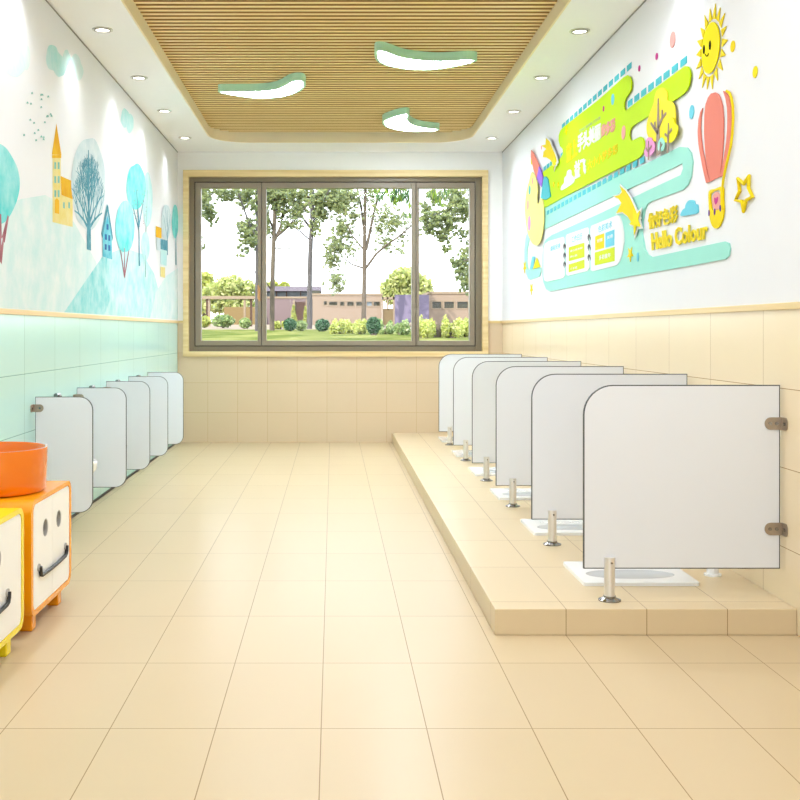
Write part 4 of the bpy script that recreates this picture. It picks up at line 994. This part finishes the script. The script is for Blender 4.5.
for px, py, n in ((377,190,10),(380,198,9),(386,192,16),(392,196,18),(397,200,18),(402,198,18),(408,196,16),(411,210,7),(407,219,4),(396,190,20),(430,194,7),(436,196,12),(441,203,7),(446,193,8),(404,188,18)):
    sp.append((P(px, py, 17), .06, .12, .09, n))
leafobj('foliage', leaves(sp, .17, .2, 31, droop=2.2), GUMN, t)
# rounded background trees
def roundtree(px, Y, blobs, lm, label, seed, leaf=.55):
    base = P(px, 0, Y); base.z = g(Y); t = empty('round_tree', base, label, 'tree', 'rounded trees behind the garden houses')
    top = P(px, blobs[0][1], Y).z
    link('trunk', tube(bmesh.new(), [(base.x, Y, base.z-.1), (base.x+.2, Y, (base.z+top)/2), (base.x, Y, top)], [.3, .24, .1], 8), BARK, t)
    k = Y/F; leafobj('foliage', leaves([(P(a, b_, Y), rx*k, rx*k, ry*k, n) for a, b_, rx, ry, n in blobs], leaf, .6, seed), lm, t)
roundtree(232, 108, [(230,288,18,13,900),(216,294,16,12,500),(246,292,13,12,500),(222,302,20,12,600),(240,306,18,9,400),(207,300,8,12,250)], GUMY, 'sunlit yellow-green round tree behind the pergola', 41)
roundtree(204, 112, [(206,280,8,8,240),(200,300,8,16,300)], LIMEL, 'pale lime tree at the left edge of the first pane', 42)
roundtree(404, 106, [(405,280,17,13,1000),(392,290,13,11,500),(419,288,14,13,600),(400,298,18,9,400)], GUMY, 'large rounded green tree behind the lilac wall', 43)
roundtree(274, 116, [(272,286,7,5,160),(284,286,5,4,100)], LIMEL, 'small pale treetop above the mauve house', 44)
# shrubs
def shrub(name, px, pt, pbm, rx, Y, lm, label, seed, n=420, leaf=.22, cone=False, group='garden shrubs beyond the lawn'):
    k = Y/F; top = P(px, pt, Y).z; gz = g(Y); x = P(px, 0, Y).x; hgt = max(.5, top-gz)
    t = empty(name, (x, Y, gz), label, 'shrub', group)
    link('stem', tube(bmesh.new(), [(x, Y, gz-.05), (x+.03, Y, gz+hgt*.4), (x, Y, gz+hgt*.6)], [.09, .07, .04], 6), BARK, t)
    if cone: bl = [((x, Y, gz+hgt*(.15+.2*i)), rx*k*(1-.2*i), rx*k*(1-.2*i), hgt*.16, n//5) for i in range(5)]
    elif name == 'lime_shrub':
        rs = random.Random(seed); bl = []
        for i in range(9):
            h_ = hgt*rs.uniform(.45, 1.02); bl.append(((x+rs.uniform(-.95, .95)*rx*k, Y+rs.uniform(-.35, .35), gz+h_*.5), rx*k*.36, .3, h_*.5, n//6))
    else: bl = [((x, Y, gz+hgt*.52), rx*k, rx*k, hgt*.48, n)]
    leafobj('foliage', leaves(bl, leaf, .6, seed), lm, t)
shrub('round_shrub', 223, 314.5, 328, 12, 70, MIDL, 'wide grey-green shrub under the pergola, left pane', 51, 900)
shrub('round_shrub', 245, 318, 329, 6, 68, MIDL, 'small pale shrub right of the wide grey-green one, left pane', 52, 400)
shrub('round_shrub', 205, 316, 328, 6, 72, LIMEL, 'lime shrub in the lower left corner of the left pane', 53, 400)
shrub('clipped_shrub', 290, 318.5, 331, 6.4, 52, DARKL, 'dark clipped ball shrub left of the grey trunk, leftmost of three', 54, 900, .16)
shrub('clipped_shrub', 301, 320.5, 331, 5.8, 54.5, MIDL, 'lighter ball shrub between the dark ball and the grey trunk', 55, 700, .16)
shrub('clipped_shrub', 322.5, 319.5, 333, 7.2, 50, DARKL, 'dark clipped ball shrub right of the grey trunk', 56, 1100, .16)
shrub('clipped_shrub', 373.5, 324.5, 336.5, 7.2, 29, DARKL, 'dark clipped dome shrub right of the centre tree', 57, 1800, .07)
shrub('lime_shrub', 280, 321, 331, 6, 66, LIMEL, 'lime shrub between the forked gum and the dark ball', 58, 450)
shrub('cone_shrub', 293.5, 307, 321, 4.5, 84, LIMEL, 'cone shaped lime shrub before the mauve house, left of its brown door', 59, 500, .22, True)
shrub('cone_shrub', 305.5, 308, 321, 3, 84, LIMEL, 'thin cone shaped lime shrub right of the brown door', 60, 350, .22, True)
for i, (px, pt, rx, Y, lab) in enumerate([(338, 325.5, 9, 55, 'lime shrub at the left of the low border under the centre tree'), (351, 320.5, 9, 58, 'tallest lime shrub of the low border, left of the centre trunk'),
        (360, 326, 6, 53, 'small lime shrub directly left of the dark dome'), (387, 327, 7, 53, 'pale shrub directly right of the dark dome'), (401, 328, 8, 49.5, 'pale shrub beside the gravel path'),
        (424, 329.5, 9, 44, 'lime shrub in the lower left corner of the right pane'), (437, 326.5, 10, 47.5, 'second lime shrub in the right pane'), (452, 328.5, 9, 45, 'third lime shrub in the right pane'), (466, 325, 9, 48.5, 'tall lime shrub in the lower right corner of the right pane')]):
    Y *= .62 if px < 415 else .5; pt += 2.8
    shrub('lime_shrub', px, pt, 340, rx, Y, LIMEL if i not in (3, 4) else MIDL, lab, 61+i, 900, .0019*Y*1.6)
for i, (px, py, r_, lab) in enumerate([(401.5, 323.5, 3.2, 'left pale boulder by the lilac wall'), (406.3, 324.5, 2.2, 'middle pale boulder by the lilac wall'), (411.6, 326, 3.6, 'right and largest boulder by the lilac wall')]):
    k = 76/F; bm = bmesh.new(); bmesh.ops.create_icosphere(bm, subdivisions=3, radius=1); rr_ = random.Random(i)
    for v in bm.verts: v.co = Vector((v.co.x*r_*k*1.1, v.co.y*r_*k, v.co.z*r_*k*.8))*(1+.08*math.sin(5*v.co.x+i)+.05*math.cos(7*v.co.z)); 
    c = P(px, 0, 76); c.y += (0, 1.2, 0)[i]; c.z = g(c.y)+r_*k*.5
    for v in bm.verts: v.co += c
    o = link('boulder', bm, mat('boulder_stone', (214, 196, 170), .9, noise=.12), smooth=True); tag(o, lab, 'boulder', 'boulders by the lilac wall')

lin = _lin0
# ------------------------------------------------------------------ light
def light(name, kind, loc, energy, rot=(0, 0, 0), color=(1, 1, 1), **k):
    l = bpy.data.lights.new(name, kind); l.energy = energy; l.color = color
    for a, v in k.items(): setattr(l, a, v)
    o = bpy.data.objects.new(name, l); C.objects.link(o); o.location = loc; o.rotation_euler = rot; return o
for sd, X, Y in dl+[('left', -1.395, y) for y in (1.6, 2.8, 4.03, 5.25)]+[('right', 1.5, y) for y in (1.6, 2.8, 4.03, 5.25)]:  # the two nearer rows are unseen, added without fittings for more light
    light('downlight_beam', 'SPOT', (X, Y, ZC-.02), (10 if Y > 6 else 13) if sd == 'left' else (4.5 if Y > 6 else 6), color=(.84, .91, 1), spot_size=math.radians(115 if Y > 6 else 145), spot_blend=.9, shadow_soft_size=.03)
for X, Y in ((-.55, 4.2), (.65, 3.2), (.6, 5.4), (-.5, .8), (.6, 1.4)):   # unseen fill lights without fittings, added to brighten the room
    light('ceiling_fill_light', 'AREA', (X, Y, 2.98), 15 if Y > 3 else 10, color=(.84, .91, 1), shape='RECTANGLE', size=.75, size_y=.3)
light('sun', 'SUN', (0, 0, 20), 5.0, rot=(math.radians(48), 0, math.radians(-35)), color=(1, .95, .86), angle=math.radians(1))
w = bpy.data.worlds.new('sky'); bpy.context.scene.world = w; w.use_nodes = True
nt = w.node_tree; bg = nt.nodes['Background']
tc = nt.nodes.new('ShaderNodeTexCoord'); sp_ = nt.nodes.new('ShaderNodeSeparateXYZ'); nt.links.new(tc.outputs['Generated'], sp_.inputs[0])
rp = nt.nodes.new('ShaderNodeValToRGB'); nt.links.new(sp_.outputs[2], rp.inputs[0])
rp.color_ramp.elements[0].color = (.9, .96, 1, 1); rp.color_ramp.elements[1].color = (.72, .85, 1, 1); rp.color_ramp.elements[1].position = .6
nt.links.new(rp.outputs[0], bg.inputs[0]); bg.inputs[1].default_value = 2.8

# ------------------------------------------------------------------ camera
cam = bpy.data.cameras.new('camera'); co = bpy.data.objects.new('camera', cam); C.objects.link(co)
co.location = (0, 0, H); co.rotation_euler = (PI/2, 0, 0)
cam.sensor_width = 36; cam.lens = 36*F/800; cam.shift_x = (400-VX)/800; cam.shift_y = -(400-VY)/800; cam.clip_end = 500; cam.clip_start = .02
sc = bpy.context.scene; sc.camera = co
sc.view_settings.view_transform = 'Standard'; sc.view_settings.look = 'None'; sc.view_settings.exposure = .4; sc.view_settings.gamma = 1
sc.view_settings.use_curve_mapping = False
sc.cycles.max_bounces = 10; sc.cycles.transparent_max_bounces = 16; sc.cycles.use_denoising = True
